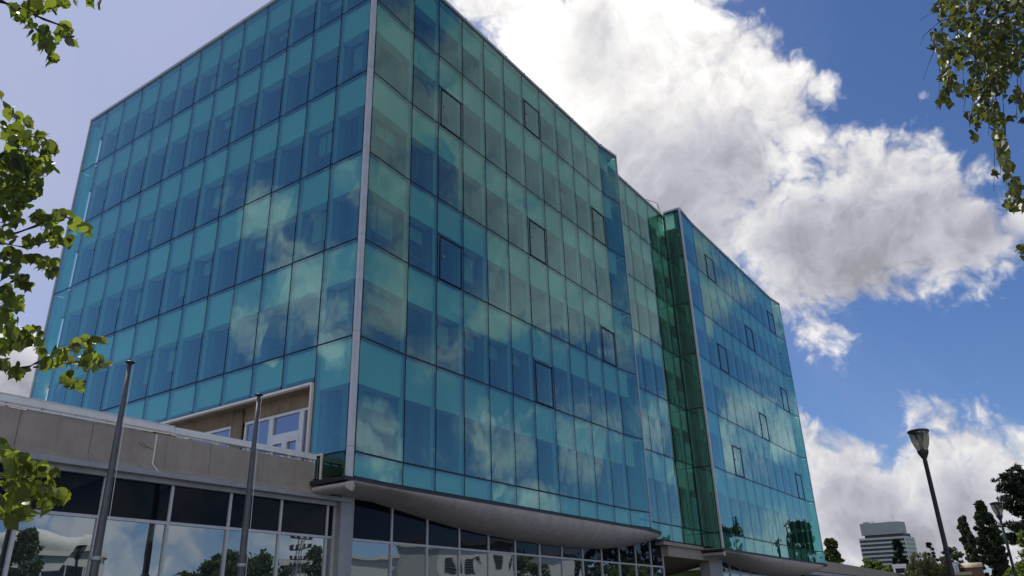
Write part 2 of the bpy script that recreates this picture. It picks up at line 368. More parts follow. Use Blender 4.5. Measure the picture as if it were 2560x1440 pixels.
# ------------------------------------------------------------------ ground
g = MB(); g.add([(-900, -900, -.06), (1500, -900, -.06), (1500, 1500, -.06), (-900, 1500, -.06)], [(0, 1, 2, 3)]); struct(g.build('ground', 'grass'))
g = MB(); g.add([(-60, -24, -.05), (58, -24, -.05), (58, 6, -.05), (-60, 6, -.05)], [(0, 1, 2, 3)]); struct(g.build('pavement', 'paving'))
g = MB(); g.add([(-300, -36, -.05), (400, -36, -.05), (400, -27, -.05), (-300, -27, -.05)], [(0, 1, 2, 3)]); struct(g.build('road', 'asphalt'))

# ------------------------------------------------------------------ glazed blocks
W = 1.5909
ZN = dict(zb=5.658, z1=6.395, z2=9.993, z3=13.393, z4=16.791, z5=20.227, z6=23.675, z7=26.781, zs=8.812)
ZF = dict(zb=5.20, z1=6.06, z2=9.86, z3=13.40, z4=16.90, z5=20.35, z6=23.72, z7=27.10, zs=8.812)
ZL = dict(zb=5.38, z1=6.23, z2=9.993, z3=13.41, z4=16.82, z5=20.30, z6=23.70, z7=26.85)
ROWS = ['zb', 'z1', 'z2', 'z3', 'z4', 'z5', 'z6', 'z7']
G = .031                                     # half the dark joint between two panes

def outward(P, Q):                            # P -> Q runs left to right seen from outside
    d = np.array(Q) - np.array(P); d = d / np.linalg.norm(d); return np.array([d[1], -d[0]]), d

def pane_mesh(P, Q, z0, z1, tilt=.0065):
    n, d = outward(P, Q); P = np.array(P) + d * G; Q = np.array(Q) - d * G
    z0 += G; z1 -= G; mb = MB()
    o = [rng.uniform(-tilt, tilt) for _ in range(4)]
    f = [(*(P + n * o[0]), z0), (*(Q + n * o[1]), z0), (*(Q + n * o[2]), z1), (*(P + n * o[3]), z1)]
    b = [(*(np.array(p[:2]) - n * .016), p[2]) for p in f]
    mb.add(f + b, [(0, 1, 2, 3)], 0); mb.add(f + b, [(5, 4, 7, 6), (0, 4, 5, 1), (1, 5, 6, 2), (2, 6, 7, 3), (3, 7, 4, 0)], 1)
    return mb

def vent_window(root, P, Q, z0, z1, gname='glass'):
    """opening light set between two narrow side panes, standing a little proud"""
    n, d = outward(P, Q); P = np.array(P); Q = np.array(Q); L = np.linalg.norm(Q - P); e = .13
    A, B = P + d * e, Q - d * e
    for a, b in ((P, A), (B, Q)):
        pane_mesh(a, b, z0, z1, .001).build('side_glass', [gname, 'glass_clear'], root)
    fr = MB()
    zz0, zz1 = z0 + .02, z1 - .02
    for a, b in ((A, A + d * .03), (B - d * .03, B)): fr.slab(a, b, n, -.025, .07, zz0, zz1)
    for a, b in ((zz0, zz0 + .034), (zz1 - .034, zz1)): fr.slab(A + d * .03, B - d * .03, n, -.025, .07, a, b)
    w = fr.build('vent_window', 'joint', root)
    p = pane_mesh(A + d * .02, B - d * .02, zz0 + .025, zz1 - .025, .006); p.build('glass_pane', [gname, 'glass_clear'], w)
    h = MB(); c = A + d * .22; h.slab(c - d * .03, c + d * .03, n, -.035, -.003, (zz0 + zz1) / 2 + .05, (zz0 + zz1) / 2 + .13); h.build('handle', 'alu_dark', w)

def bay_back(mb_sp, mb_fin, mb_sash, mb_blind, P, Q, z0, z1, first_open=False, last_open=False, sp_h=1.30, blindp=.35, pier=True):
    """what stands behind one pane: pale panel above, recessed dark window with sashes below, pale fins at the sides"""
    n, d = outward(P, Q); P = np.array(P); Q = np.array(Q); L = np.linalg.norm(Q - P)
    P2 = P + d * (.75 if first_open else 0.0); Q2 = Q - d * (.75 if last_open else 0.0)
    zt = z1 - .05
    if sp_h: mb_sp.slab(P2 + d * .08, Q2 - d * .08, n, .13, .50, zt - sp_h, zt)
    zs = zt - sp_h
    if pier and L > 1.2:
        mb_sash.slab(P2, P2 + d * .20, n, .40, .592, z0, zs - .004)
        mb_sash.slab(Q2 - d * .20, Q2, n, .40, .592, z0, zs - .004)
    a, b = P2 + d * .21, Q2 - d * .21
    if np.linalg.norm(b - a) < .3: return
    r = [.545, .59]
    mb_sash.slab(a, b, n, r[0], r[1], zs - .11, zs - .05); mb_sash.slab(a, b, n, r[0], r[1], z0 + .75, z0 + .81)
    mb_sash.slab(a, a + d * .05, n, r[0], r[1], z0 + .812, zs - .112); mb_sash.slab(b - d * .05, b, n, r[0], r[1], z0 + .812, zs - .112)
    if rng.random() < .5:
        c = a + (b - a) * rng.choice([.5, .38, .62]); mb_sash.slab(c - d * .03, c + d * .03, n, r[0], r[1], z0 + .812, zs - .112)
    if rng.random() < blindp:
        h = rng.choice([.35, .5, .8, 1.0]) * (zs - z0 - 1.0)
        mb_blind.slab(a + d * .055, b - d * .055, n, .560, .588, zs - .115 - h, zs - .115)

def facade(root, pts, Z, name, skip=None, vents=(), first_open=False, last_open=False, sp_first=True, glass='glass', rows=ROWS, low=None, cut=999, blindp=.35, back=True):
    """a wall of panes over plan points pts (left to right from outside)"""
    grid, fins = MB(), MB()
    panes = []
    nP = len(pts)
    for i in range(nP - 1):
        P, Q = pts[i], pts[i + 1]; n, d = outward(P, Q)
        for j in range(len(rows) - 1):
            z0, z1 = Z[rows[j]], Z[rows[j + 1]]
            if skip and skip(i, j): continue
            if low and j == low[0] and i in low[1]: z0 = low[2]
            # joint backing bars and the cavity fins
            grid.slab(P, Q, n, .022, .075, z1 - .035, z1 + .035) if j == len(rows) - 2 else grid.slab(np.array(P) + d * .036, np.array(Q) - d * .036, n, .022, .075, z1 - .035, z1 + .035)
            if j == 0 or (low and j == low[0]): grid.slab(np.array(P) + d * .036, np.array(Q) - d * .036, n, .022, .075, z0 - .035, z0 + .035)
            grid.slab(np.array(P) - d * .035, np.array(P) + d * .035, n, .022, .075, z0 - .03, z1 - .036)
            if i == nP - 2: grid.slab(np.array(Q) - d * .035, np.array(Q) + d * .035, n, .022, .075, z0 - .03, z1 - .036)
            tall = (z1 - z0) > 2.5
            fins.slab(np.array(P) - d * .028, np.array(P) + d * .028, n, .078, .24 , z0, z1 - .05)
            sp, sash, blind = MB(), MB(), MB()
            if back:
                short = (z1 - z0) < 1.4
                bay_back(sp, fins, sash, blind, P, Q, z0, z1, first_open and i == 0, last_open and i == nP - 2,
                         sp_h=(z1 - z0 - .25 if (short and j > 0) else (z1 - z0 - .12) if short else (1.42 if j == 1 else 1.30)), blindp=blindp, pier=tall)
            if (i, j) in vents:
                zm = z0 + (z1 - z0) * .54
                grid.slab(np.array(P) + d * .036, np.array(Q) - d * .036, n, .022, .075, zm - .03, zm + .03)
                vent_window(root, P, Q, z0, zm, glass); z0 = zm
            c = np.array([*(np.array(P) + np.array(Q)) / 2, (z0 + z1) / 2]); v = c - CAM
            area = np.linalg.norm(np.array(Q) - np.array(P)) * (z1 - z0) * abs(np.dot(v[:2], n)) / np.linalg.norm(v) ** 3
            panes.append((area, P, Q, z0, z1, sp, sash, blind))
    panes.sort(key=lambda a: -a[0])
    grid.build('mullion_grid', 'joint', root)
    fins.build('cavity_fins', 'fin', root)
    return panes

def place_panes(root, panes, glass, cap=100):
    """the largest as parts of their own, the rest of each kind as one part"""
    panes.sort(key=lambda a: -a[0])
    rest = [MB(), MB(), MB(), MB()]
    kinds = [('glass_pane', [glass, 'glass_clear']), ('insulated_panel', 'spandrel'), ('inner_window', 'sash'), ('window_blind', 'blind')]
    count = [0] * 4
    for (a, P, Q, z0, z1, sp, sash, blind) in panes:
        for q, mb in enumerate((pane_mesh(P, Q, z0, z1), sp, sash, blind)):
            if not mb.v: continue
            count[q] += 1
            if count[q] <= cap: mb.build(kinds[q][0], kinds[q][1], root)
            else:
                o = len(rest[q].v); rest[q].v += mb.v; rest[q].f += [tuple(i + o for i in f) for f in mb.f]; rest[q].m += mb.m
    for q in range(4):
        if rest[q].v: struct(rest[q].build(kinds[q][0], kinds[q][1], root), 'stuff')

def coping(root, pts, z, clips=True):
    mb = MB(); cl = MB()
    for i in range(len(pts) - 1):
        P, Q = np.array(pts[i]), np.array(pts[i + 1]); n, d = outward(P, Q)
        mb.slab(P, Q, n, -.05, .55, z + .036, z + .17)
        if clips:
            c = P + d * .3; cl.slab(c - d * .03, c + d * .03, n, -.02, .04, z + .17, z + .27)
    mb.build('roof_coping', 'alu', root)
    if clips: cl.build('coping_clips', 'alu_dark', root)

HS = [0, .07, .14, .22, .29, .36, .43, .50, .57, .64, .71, .78, .84, .90, .95, .985, 1.0]
HV = [.10, .13, .33, .56, .73, .85, .93, .97, 1.0, 1.0, .97, .88, .76, .58, .36, .15, .02]
def soffit_shell(root, X0, X1, ytop, zt, YG, side_wrap=True, hmax=.95, leftx=-2.62):
    """boat-shaped concrete belly hung under the glass, running back to the ground floor glazing"""
    nx, nt = 96, 14; vs = []; fs = []
    for i in range(nx + 1):
        s = i / nx; x = X0 + (X1 - X0) * s
        e = max(0.0, (s - .86) / .14)
        y0 = ytop(x) + .62 * e ** 2.0
        h = hmax * float(np.interp(s, HS, HV))
        if s < .12: h = max(h, .21)
        h = max(h, .02)
        D = YG + .05 - y0
        for k in range(nt + 1):
            a = math.pi / 2 * k / nt
            vs.append((x, y0 + D * (1 - math.cos(a)) ** .92, zt - h * math.sin(a) ** .9))
    for i in range(nx):
        for k in range(nt):
            a = i * (nt + 1) + k; fs.append((a, a + 1, a + nt + 2, a + nt + 1))
    mb = MB(); mb.add(vs, fs)
    # upper face closes the body
    top = [(vs[i * (nt + 1)][0], vs[i * (nt + 1)][1], zt) for i in range(nx + 1)] + [(vs[i * (nt + 1)][0], YG + .05, zt) for i in range(nx + 1)]
    mb.add(top, [(i, i + 1, nx + 2 + i, nx + 1 + i) for i in range(nx)])
    # the rounded return along the side
    y0 = ytop(X0); rb = []; nn = 10; D2 = .62
    for yy in (y0 + .02, YG - .15):
        for k in range(nn + 1):
            a = math.pi / 2 * k / nn; rb.append((X0 - .0 - .33 * math.sin(math.pi * k / nn) ** .6 + 0.0, yy, zt - .30 * k / nn))
    mb.add(rb, [(k, k + 1, nn + 2 + k, nn + 1 + k) for k in range(nn)])
    cap = [(X0, y0, zt - .15)]
    mb.add([rb[k] for k in range(nn + 1)] + [(X0 + .05, y0 + .0, zt - .15)], [(k + 1, k, nn + 1) for k in range(nn)])
    o = mb.build('concrete_shell', 'shell', root, smooth=True)
    for pg in o.data.polygons:
        if abs(pg.normal.y) > .9 and pg.center.x < X0 + .3: pg.use_smooth = False
    return o

def ground_glazing(root, xs, YG, ztop, ztr=4.10, zlow=1.05, z0=.02, shell=None):
    fr = MB()
    for i in range(len(xs) - 1):
        a, b = xs[i] + .035, xs[i + 1] - .035
        for nm, za, zb, mt in (('dark_pane', ztr + .035, ztop - .0, 'dark_glass'), ('mirror_pane', zlow + .03, ztr - .035, 'mirror_glass'), ('mirror_pane', z0 + .05, zlow - .03, 'mirror_glass')):
            mb = MB(); o = [rng.uniform(-.006, .006) for _ in range(4)]
            f = [(a, YG + o[0], za), (b, YG + o[1], za), (b, YG + o[2], zb), (a, YG + o[3], zb)]
            k = [(p[0], YG + .03, p[2]) for p in f]
            mb.add(f + k, [(0, 1, 2, 3), (5, 4, 7, 6), (0, 4, 5, 1), (1, 5, 6, 2), (2, 6, 7, 3), (3, 7, 4, 0)])
            mb.build(nm, mt, root)
    for x in xs: fr.box((x - .035, YG - .05, z0), (x + .035, YG + .06, ztop))
    for z in (z0 + .02, zlow, ztr):
        for i in range(len(xs) - 1): fr.box((xs[i] + .0352, YG - .045, z - .035 if z > .1 else z - .02), (xs[i + 1] - .0352, YG + .058, z + .035))
    fr.build('window_frame', 'alu', root)

def corner_post(root, poly, Z, rows):
    for j in range(len(rows) - 1):
        z0, z1 = Z[rows[j]], Z[rows[j + 1]]
        off = .14 if j < len(rows) - 2 else .17
        a = z0 + (.14 if j > 0 else -.02)
        MB().prism(poly, a + .005, z1 + off - .005).build('corner_cladding', 'alu', root)

YG = 1.2
# ---- near block
near = thing('glass_office_block', 'nearest teal glass office block with a sharp metal corner and a concrete belly under it', 'office building', (7.6, 8, 0))
V = [(-2.294, -.162)] + [(W * i, 0.0) for i in range(11)] + [(17.692, -.204)]
U = [(-2.516, -.032 + 1.58785 * k) for k in range(13)] + [(-2.521, 20.566)]
vents = {(2, 3), (2, 5), (10, 3), (10, 5), (6, 2), (6, 4), (6, 6)}
pn = facade(near, V, ZN, 'street', vents=vents, last_open=True, blindp=.3)
Ur = U[::-1]                                   # seen from outside, left to right
nU = len(Ur) - 1
pn += facade(near, Ur, ZN, 'side', first_open=True, rows=ROWS, blindp=.45,
             skip=lambda i, j: j == 0 or (j == 1 and i < 0), low=(1, set(range(0, nU - 1)), ZN['zs']))
place_panes(near, pn, 'glass')
corner_post(near, [(-2.53, -.055), (-2.545, -.07), (-2.522, -.15), (-2.345, -.188), (-2.34, -.17), (-2.44, -.03)], ZN, ROWS)
MB().prism([(-2.515, -.035), (-2.30, -.155), (-2.20, -.05), (-2.42, .08)], ZN['zb'], ZN['z7']).build('corner_gasket', 'joint', near)
coping(near, V, ZN['z7']); coping(near, Ur, ZN['z7'], clips=False)
# end strip on the far edge and its glazed return
MB().prism([(17.70, -.215), (17.76, -.215), (17.76, -.14), (17.70, -.14)], ZN['zb'], ZN['z7'] + .1).build('edge_strip', 'alu', near)
MB().prism([(-2.56, 20.57), (-2.56, 20.63), (-2.48, 20.63), (-2.48, 20.57)], ZN['zb'], ZN['z7'] + .17).build('edge_strip', 'alu', near)
for j in range(1, 7):
    mb = MB(); mb.box((17.70, -.12, ZN[ROWS[j]] + .03), (17.716, .74, ZN[ROWS[j + 1]] - .03)); mb.build('return_glass', 'glass', near)
    mb = MB(); mb.box((-2.5, 20.56, ZN[ROWS[j]] + .03), (-1.9, 20.576, ZN[ROWS[j + 1]] - .03)); mb.build('return_glass', 'glass', near)
core = MB()
core.box((-1.92, .60, 9.35), (16.95, 19.9, 26.55)); core.box((-.85, .60, 5.60), (16.95, 19.9, 9.30))
core.build('inner_building', 'core', near)
rf = MB(); rf.box((-2.45, .05, 26.56), (17.5, 20.5, 26.70)); rf.build('roof', 'grey_render', near)
fl = MB()
for r_ in ROWS[1:7]:
    z = ZN[r_]
    fl.box((-1.9, .26, z - .04), (17.2, .598, z + .02)); fl.box((-2.26, 1.2 if r_ == 'z1' else .6, z - .04), (-1.925, 19.9, z + .02)) if r_ != 'z1' else None
fl.build('cavity_floors', 'alu_dark', near)
# terrace opening behind the side front: white trim, stained wall, column, white door
tr = MB()
tr.box((-2.60, 1.60, 8.70), (-2.44, 20.5, 8.785)); tr.box((-2.60, 1.575, 5.9), (-2.44, 1.645, 8.699)); tr.build('terrace_trim', 'cream_metal', near)
xw0 = -1.70; sf = MB(); sf.box((-2.43, 1.65, 8.742), (xw0, 20.2, 8.80)); sf.build('terrace_soffit', 'terrace_concrete', near)
wl = MB(); xw = -1.92
segs = [(1.9, 3.3), (3.3, 4.9), (4.9, 6.6), (6.6, 8.3), (8.3, 10.0), (10.0, 11.7), (11.7, 13.4), (13.4, 15.1)]
for a, b in segs: wl.box((xw, a + .008, 8.26), (xw + .2, b - .008, 8.739))
wl.box((xw + .02, 1.66, 8.25), (xw + .22, 19.8, 8.739)); wl.box((xw + .3, 1.66, 5.8), (xw + .4, 19.8, 8.739)); wl.build('terrace_wall', 'terrace_concrete', near)
cw = MB()
for k in range(5): cw.tube([(xw - .05, 5.76 + .11 * k, 5.8), (xw - .05, 5.76 + .11 * k, 8.735)], .07, 10)
cw.build('fluted_column', 'terrace_concrete', near, smooth=True)
def terrace_glazing(y0, y1, door):
    dg = MB(); dg.box((xw + .06, y0, 5.9), (xw + .10, y1, 8.24)); d = dg.build('terrace_window', 'door_glass', near)
    f = MB()
    f.box((xw, y0, 8.16), (xw + .15, y1, 8.249)); f.box((xw, y0, 5.9), (xw + .15, y0 + .09, 8.159)); f.box((xw, y1 - .09, 5.9), (xw + .15, y1, 8.159))
    if door:
        a, b = 2.72, 4.22
        for q in (a, b): f.box((xw - .01, q - .11, 5.9), (xw + .14, q + .11, 8.158))
        f.box((xw - .012, a + .111, 7.36), (xw + .138, b - .111, 7.56)); m_ = (a + b) / 2
        f.box((xw - .02, m_ - .12, 5.9), (xw + .13, m_ + .12, 7.359))
        for q in (a + .12, b - .12): f.box((xw - .018, q - .06 , 5.9), (xw + .128, q + .06, 7.357))
        f.box((xw - .014, a + .112, 7.24), (xw + .124, m_ - .121, 7.357)); f.box((xw - .014, m_ + .121, 7.24), (xw + .124, b - .112, 7.357))
    f.build('window_frame', 'white_metal', d)
    if door: MB().tube([(xw - .06, 3.36, 6.75), (xw - .06, 3.36, 6.9)], .011, 8).build('handle', 'alu', d)
terrace_glazing(1.95, 5.62, True); terrace_glazing(6.35, 11.0, False); terrace_glazing(11.3, 18.0, False)
# low glass guard left of the corner post
mb = MB(); mb.box((-2.525, .02, ZN['zb'] + .06), (-2.509, .93, ZN['z1'] - .04)); mb.build('guard_glass', 'glass_green', near)
gf = MB(); gf.box((-2.56, .94, ZN['zb'] + .02), (-2.47, 1.0, ZN['z1'] + .06)); gf.box((-2.555, .99, ZN['z1'] + .0), (-2.475, 1.62, ZN['z1'] + .06)); gf.build('guard_frame', 'cream_metal', near)
gs = MB(); gs.box((-2.55, -.03, ZN['zb'] - .06), (-2.45, .95, ZN['zb'] + .018)); gs.build('guard_sill', 'alu', near)
# dark sheet edge, shell, pillar, glazing of the ground floor
def ytop(x): return -.20 if x > -.2 else -.20 - .15 * min(1, (-.2 - x) / 2.1)
def ledge(root, dx, sx, zb):
    lg = MB(); P = [(-2.75, -.30), (0, -.10), (15.9, -.10), (17.75, -.28), (19.2, -.02), (20.3, .62), (20.3, 1.2), (-2.75, 1.2)]
    P = [(dx + (p[0] + 2.294) * sx - 2.294 * 1, p[1]) for p in P]
    lg.prism(P, zb - .15, zb - .03); lg.build('sill_sheet', 'dark_sheet', root)
ledge(near, 0, 1.0, ZN['zb'])
soffit_shell(near, -2.45, 20.2, ytop, ZN['zb'] - .15, YG)
pl = MB(); pl.box((-1.67, .93, 0), (-1.13, 1.5, 5.36)); pl.box((-1.80, 1.02, 5.12), (-1.671, 1.5, 5.36)); pl.build('pillar', 'alu_dark', near)
xs = [-1.10] + [.82 + 1.765 * k for k in range(12)] + [21.7]
ground_glazing(near, xs, YG, 5.55)
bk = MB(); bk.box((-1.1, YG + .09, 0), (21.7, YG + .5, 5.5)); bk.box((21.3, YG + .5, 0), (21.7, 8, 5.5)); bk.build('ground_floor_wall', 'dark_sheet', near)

# ---- link bay
link = thing('glazed_link_bay', 'recessed glass link bay between the two projecting glass blocks', 'building', (22, 4, 0))
KX = [17.75, 19.13, 20.73, 22.33, 23.93, 25.52, 26.62]
K = [(x, .75) for x in KX]
pk = facade(link, K, ZL, 'link', blindp=.3)
place_panes(link, pk, 'glass')
coping(link, K, ZL['z7'])
cb = MB(); cb.box((16.96, 1.36, 5.4), (27.3, 19, 26.6)); cb.build('inner_building', 'core', link)
rr = MB(); zr = 26.95
rr.tube([(24.6, 1.6, zr), (24.6, 1.6, zr + 1.0)], .022, 8); rr.tube([(26.2, .95, zr), (26.2, .95, zr + 1.0)], .022, 8); rr.tube([(27.2, 1.2, zr), (27.2, 1.2, zr + .9)], .022, 8)
rr.tube([(24.6, 1.6, zr + 1.0), (26.2, .95, zr + 1.0), (27.2, 1.2, zr + .9)], .022, 8); rr.build('roof_railing', 'alu_dark', link)
bm_ = MB(); bm_.box((21.0, .70, 5.16), (29.6, 1.7, 5.33)); bm_.box((21.72, .82, 4.62), (29.0, 1.7, 5.158)); bm_.build('concrete_beam', 'concrete', link)
so_ = MB(); so_.add([(21.72, .95, 4.62), (29.0, .95, 4.62), (29.0, 6.5, 3.6), (21.72, 6.5, 3.6)], [(0, 3, 2, 1)]); so_.add([(21.72, 6.5, 0), (29.0, 6.5, 0), (29.0, 6.5, 3.6), (21.72, 6.5, 3.6)], [(0, 1, 2, 3)]); so_.build('entrance_recess', 'terrace_concrete', link)

# ---- far block: the same design
FX, FS = 26.65, 1.10
farb = thing('glass_office_block', 'farther teal glass block beyond the recessed link, with its own concrete belly', 'office building', (37, 8, 0))
VF = [(FX + (x + 2.294) * FS, -.26 + y) for x, y in V]
ventf = {(2, 2), (2, 4), (2, 6), (10, 2), (10, 4), (10, 6), (6, 3), (6, 5)}
pf = facade(farb, VF, ZF, 'street', vents=ventf, last_open=True, blindp=.3)
place_panes(farb, pf, 'glass')
SIDE = [(FX - .18, .73), (FX - .18, -.33)]
ps = facade(farb, SIDE, ZF, 'return', blindp=0, back=False, glass='glass_green')
for (a, P, Q, z0, z1, *_) in ps: pane_mesh(P, Q, z0, z1).build('return_glass', ['glass_green', 'glass_clear'], farb)
corner_post(farb, [(FX - .20, -.37), (FX - .20, -.46), (FX - .08, -.49), (FX - .08, -.43), (FX - .13, -.37)], ZF, ROWS)
coping(farb, VF, ZF['z7']); coping(farb, SIDE, ZF['z7'], clips=False)
ex, ey = VF[-1]
MB().prism([(ex, ey - .01), (ex + .03, ey - .01), (ex + .03, ey + .07), (ex, ey + .07)], ZF['zb'], ZF['z7'] + .1).build('edge_strip', 'alu', farb)
for j in range(0, 7):
    mb = MB(); mb.box((ex + .02, ey + .08, ZF[ROWS[j]] + .03), (ex + .036, 6.0, ZF[ROWS[j + 1]] - .03)); mb.build('return_glass', 'glass', farb)
cb = MB(); cb.box((FX + .75, .36, 5.3), (ex - .85, 19, 26.2)); cb.build('inner_building', 'core', farb)
rf = MB(); rf.box((FX + .7, .3, 26.21), (ex - .75, 19, 26.32)); rf.build('roof', 'grey_render', farb)
lg = MB(); lg.prism([(FX - .4, -.50), (FX + 2.4, -.36), (FX + 19.9, -.36), (ex + .1, -.56), (ex + 1.3, -.3), (ex + 1.9, .4), (ex + 1.9, 1.2), (FX - .4, 1.2)], ZF['zb'] - .14, ZF['zb'] - .03); lg.build('sill_sheet', 'dark_sheet', farb)
ss = MB(); ss.box((FX - .42, -.3, ZF['zb'] - .028), (FX + .9, .7, ZF['zb'] - .001)); ss.build('guard_sill', 'alu', farb)
soffit_shell(farb, FX + .1, ex + 1.8, lambda x: -.44, ZF['zb'] - .14, YG, hmax=.92)
pl = MB(); pl.box((FX + .9, .9, 0), (FX + 3.0, 1.5, ZF['zb'] - .42)); pl.build('pillar', 'alu_dark', farb)
ground_glazing(farb, [FX + 3.05 + 1.9 * k for k in range(11)], YG, 5.0)
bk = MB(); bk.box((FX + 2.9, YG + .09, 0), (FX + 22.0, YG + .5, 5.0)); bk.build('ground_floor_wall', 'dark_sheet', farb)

# ---- low wing on the left, under the terrace
wing = thing('low_concrete_wing', 'low beige concrete wing with dark and mirrored glazing below the terrace railing', 'building', (-15, 6, 0))
X1 = -2.62
pw = MB(); jt = [X1, -4.62, -6.18] ; xx = -7.76
while xx > -40: jt.append(xx); xx -= 1.60
for i in range(len(jt) - 1):
    a, b = jt[i + 1] + .007, jt[i] - .007
    pw.box((a, 1.17, 5.42), (b, 1.40, 6.19))
    pw.add([(a, 1.17, 5.42), (b, 1.17, 5.42), (b, .98, 5.23), (a, .98, 5.23), (a, 1.40, 5.42), (b, 1.40, 5.42), (b, 1.40, 5.23), (a, 1.40, 5.23)],
           [(3, 2, 1, 0), (3, 7, 6, 2), (0, 4, 7, 3), (1, 2, 6, 5)])
pw.box((-40, 1.20, 5.26), (X1 - .01, 1.41, 6.17)); pw.build('parapet', 'concrete', wing)
sj = MB(); sj.box((-7.775, 1.155, 5.44), (-7.745, 1.172, 6.18)); sj.tube([(-7.76, 1.16, 5.44), (-7.70, .97, 5.24)], .015, 6); sj.build('sealed_joint', 'white_metal', wing)
crk = MB(); crk.tube([(-7.80, 1.168, 5.80), (-7.95, 1.168, 5.83), (-8.05, 1.168, 5.82), (-8.2, 1.168, 5.90)], .006, 5); crk.tube([(-7.95, 1.168, 5.83), (-8.1, 1.168, 5.92)], .004, 5); crk.build('crack', 'joint', wing)
c1 = MB(); c1.box((-40, 1.12, 6.285), (-7.33, 1.38, 6.44)); c1.box((-40, 1.10, 6.44), (-7.33, 1.40, 6.452)); o = c1.build('rail_beam', 'white_metal', wing)
c2 = MB(); c2.box((-7.27, 1.14, 6.275), (-2.58, 1.36, 6.435)); c2.build('rail_beam', 'white_metal', wing)
for x in (-7.1, -6.0, -5.0, -4.2, -3.55, -3.2, -2.75): MB().box((x - .05, 1.2, 6.15), (x + .05, 1.3, 6.274)).build('rail_post', 'white_metal', wing)
x = -9.0
while x > -20: MB().box((x - .02, 1.18, 6.2), (x + .02, 1.3, 6.284)).build('rail_post', 'white_metal', wing); x -= .75
fl_ = MB()
x = -7.9
while x > -14: fl_.box((x - .72, 1.13, 6.205), (x, 1.2, 6.225 + rng.uniform(0, .02))); x -= .75
fl_.build('loose_flashing', 'white_metal', wing)
le = MB(); le.box((-40, .86, 5.12), (-1.25, 1.25, 5.235)); le.box((-40, 1.06, 5.00), (-1.70, 1.27, 5.118)); le.build('metal_ledge', 'alu_dark', wing)
wx = [-1.70, -1.98 - .0, -3.71, -5.40, -7.12, -8.85, -10.58, -12.3, -14.03, -15.76, -17.5, -19.2]
ground_glazing(wing, sorted(wx)[:], YG, 5.0)
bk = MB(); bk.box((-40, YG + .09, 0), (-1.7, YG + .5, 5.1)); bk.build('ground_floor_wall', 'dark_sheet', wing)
rf = MB(); rf.box((-40, 1.41, 5.4), (-2.55, 24, 5.75)); rf.box((-2.55, 1.75, 5.4), (-.86, 20.5, 5.749)); rf.build('terrace_floor', 'grey_render', wing)

# ---- low wing on the right, beyond the far block
rw = thing('low_concrete_wing', 'low grey concrete wall running on past the far glass block', 'building', (70, 6, 0))
mb = MB(); mb.box((ex + 1.2, 1.25, 4.9), (120, 1.6, 5.78)); mb.build('parapet', 'concrete', rw)
mb = MB(); mb.box((ex + .6, 1.3, 4.55), (120, 1.6, 4.85)); mb.build('metal_ledge', 'alu_dark', rw)
mb = MB(); mb.box((ex + .6, 1.45, 0), (120, 1.7, 4.54)); mb.build('wall', 'dark_sheet', rw)
mb = MB(); mb.box((ex + 1.2, 1.6, 5.2), (120, 20, 5.5)); mb.build('roof', 'grey_render', rw)

# ------------------------------------------------------------------ flagpoles
for x, lab in ((-9.80, 'bare grey flagpole in front of the cracked concrete parapet, nearer the leafy branches'), (-6.31, 'bare grey flagpole standing before the terrace door and white rail beam')):
    y = -.75
    p = thing('flagpole', lab, 'flagpole', (x, -.75, 0), 'flagpoles before the low wing')
    MB().tube([(x, -.75, z) for z in (0, 2, 4, 5.6, 7.10)], [.102, .090, .076, .060, .045], 20).build('pole', 'pole', p, smooth=True)
    MB().lathe([(.0, 7.18), (.05, 7.175), (.10, 7.15), (.10, 7.13), (.04, 7.10), (0, 7.10)], (x, -.75, 0), 20).build('cap', 'lamp_dark', p, smooth=True)
    MB().tube([(x + .11, y - .06, 1.2), (x + .10, y - .05, 4), (x + .06, y - .03, 7.09)], .006, 5).build('halyard', 'white_metal', p)
    MB().box((x + .09, y - .09, 1.15), (x + .16, y - .03, 1.32)).build('cleat', 'alu', p)
    MB().lathe([(.10, 3.0), (.112, 3.01), (.112, 3.07), (.10, 3.08)], (x, y, 0), 20).build('ring', 'alu_dark', p, smooth=True)
    b = MB(); b.lathe([(.22, 0), (.22, .03), (.14, .05), (.14, .12), (.12, .14)], (x, -.75, 0), 20); b.build('base_plate', 'alu_dark', p)

# ------------------------------------------------------------------ street lamps
MT['lamp_glass'] = glassmat('smoked_lamp_glass', (.42, .42, .38), (.8, .8, .78), .12)
def lamp(px, py, D, lab, k=.77):
    c = far(px, py, D); x, y, zt = c            # (px,py): middle of the lid
    p = thing('street_lamp', lab, 'street lamp', (x, y, 0), 'bowl-shaped street lamps')
    MB().tube([(x, y, 0), (x, y, .9), (x, y, .92), (x, y, zt - .78 * k)], [.085, .08, .05, .042], 18).build('pole', 'lamp_dark', p, smooth=True)
    MB().lathe([(a_ * k, b_ * k) for a_, b_ in [(0, -.86), (.055, -.86), (.058, -.80), (.045, -.78), (.06, -.74), (.13, -.60), (.145, -.53), (.13, -.52), (0, -.52)]], (x, y, zt), 24).build('collar', 'lamp_dark', p, smooth=True)
    b = MB().lathe([(a_ * k, b_ * k) for a_, b_ in [(.13, -.518), (.19, -.38), (.225, -.24), (.245, -.10), (.25, -.03)]], (x, y, zt), 32).build('bowl', 'lamp_glass', p, smooth=True)
    MB().lathe([(a_ * k, b_ * k) for a_, b_ in [(0, -.51), (.05, -.50), (.06, -.3), (.09, -.22), (.12, -.06), (0, -.05)]], (x, y, zt), 20).build('reflector', 'alu', p, smooth=True)
    MB().lathe([(a_ * k, b_ * k) for a_, b_ in [(.225, -.045), (.268, -.04), (.275, 0), (.25, .02), (.12, .05), (0, .055)]], (x, y, zt), 32).build('lid', 'lamp_dark', p, smooth=True)
lamp(2295, 1078, 18.2, 'nearer street lamp standing clear against the low clouds')
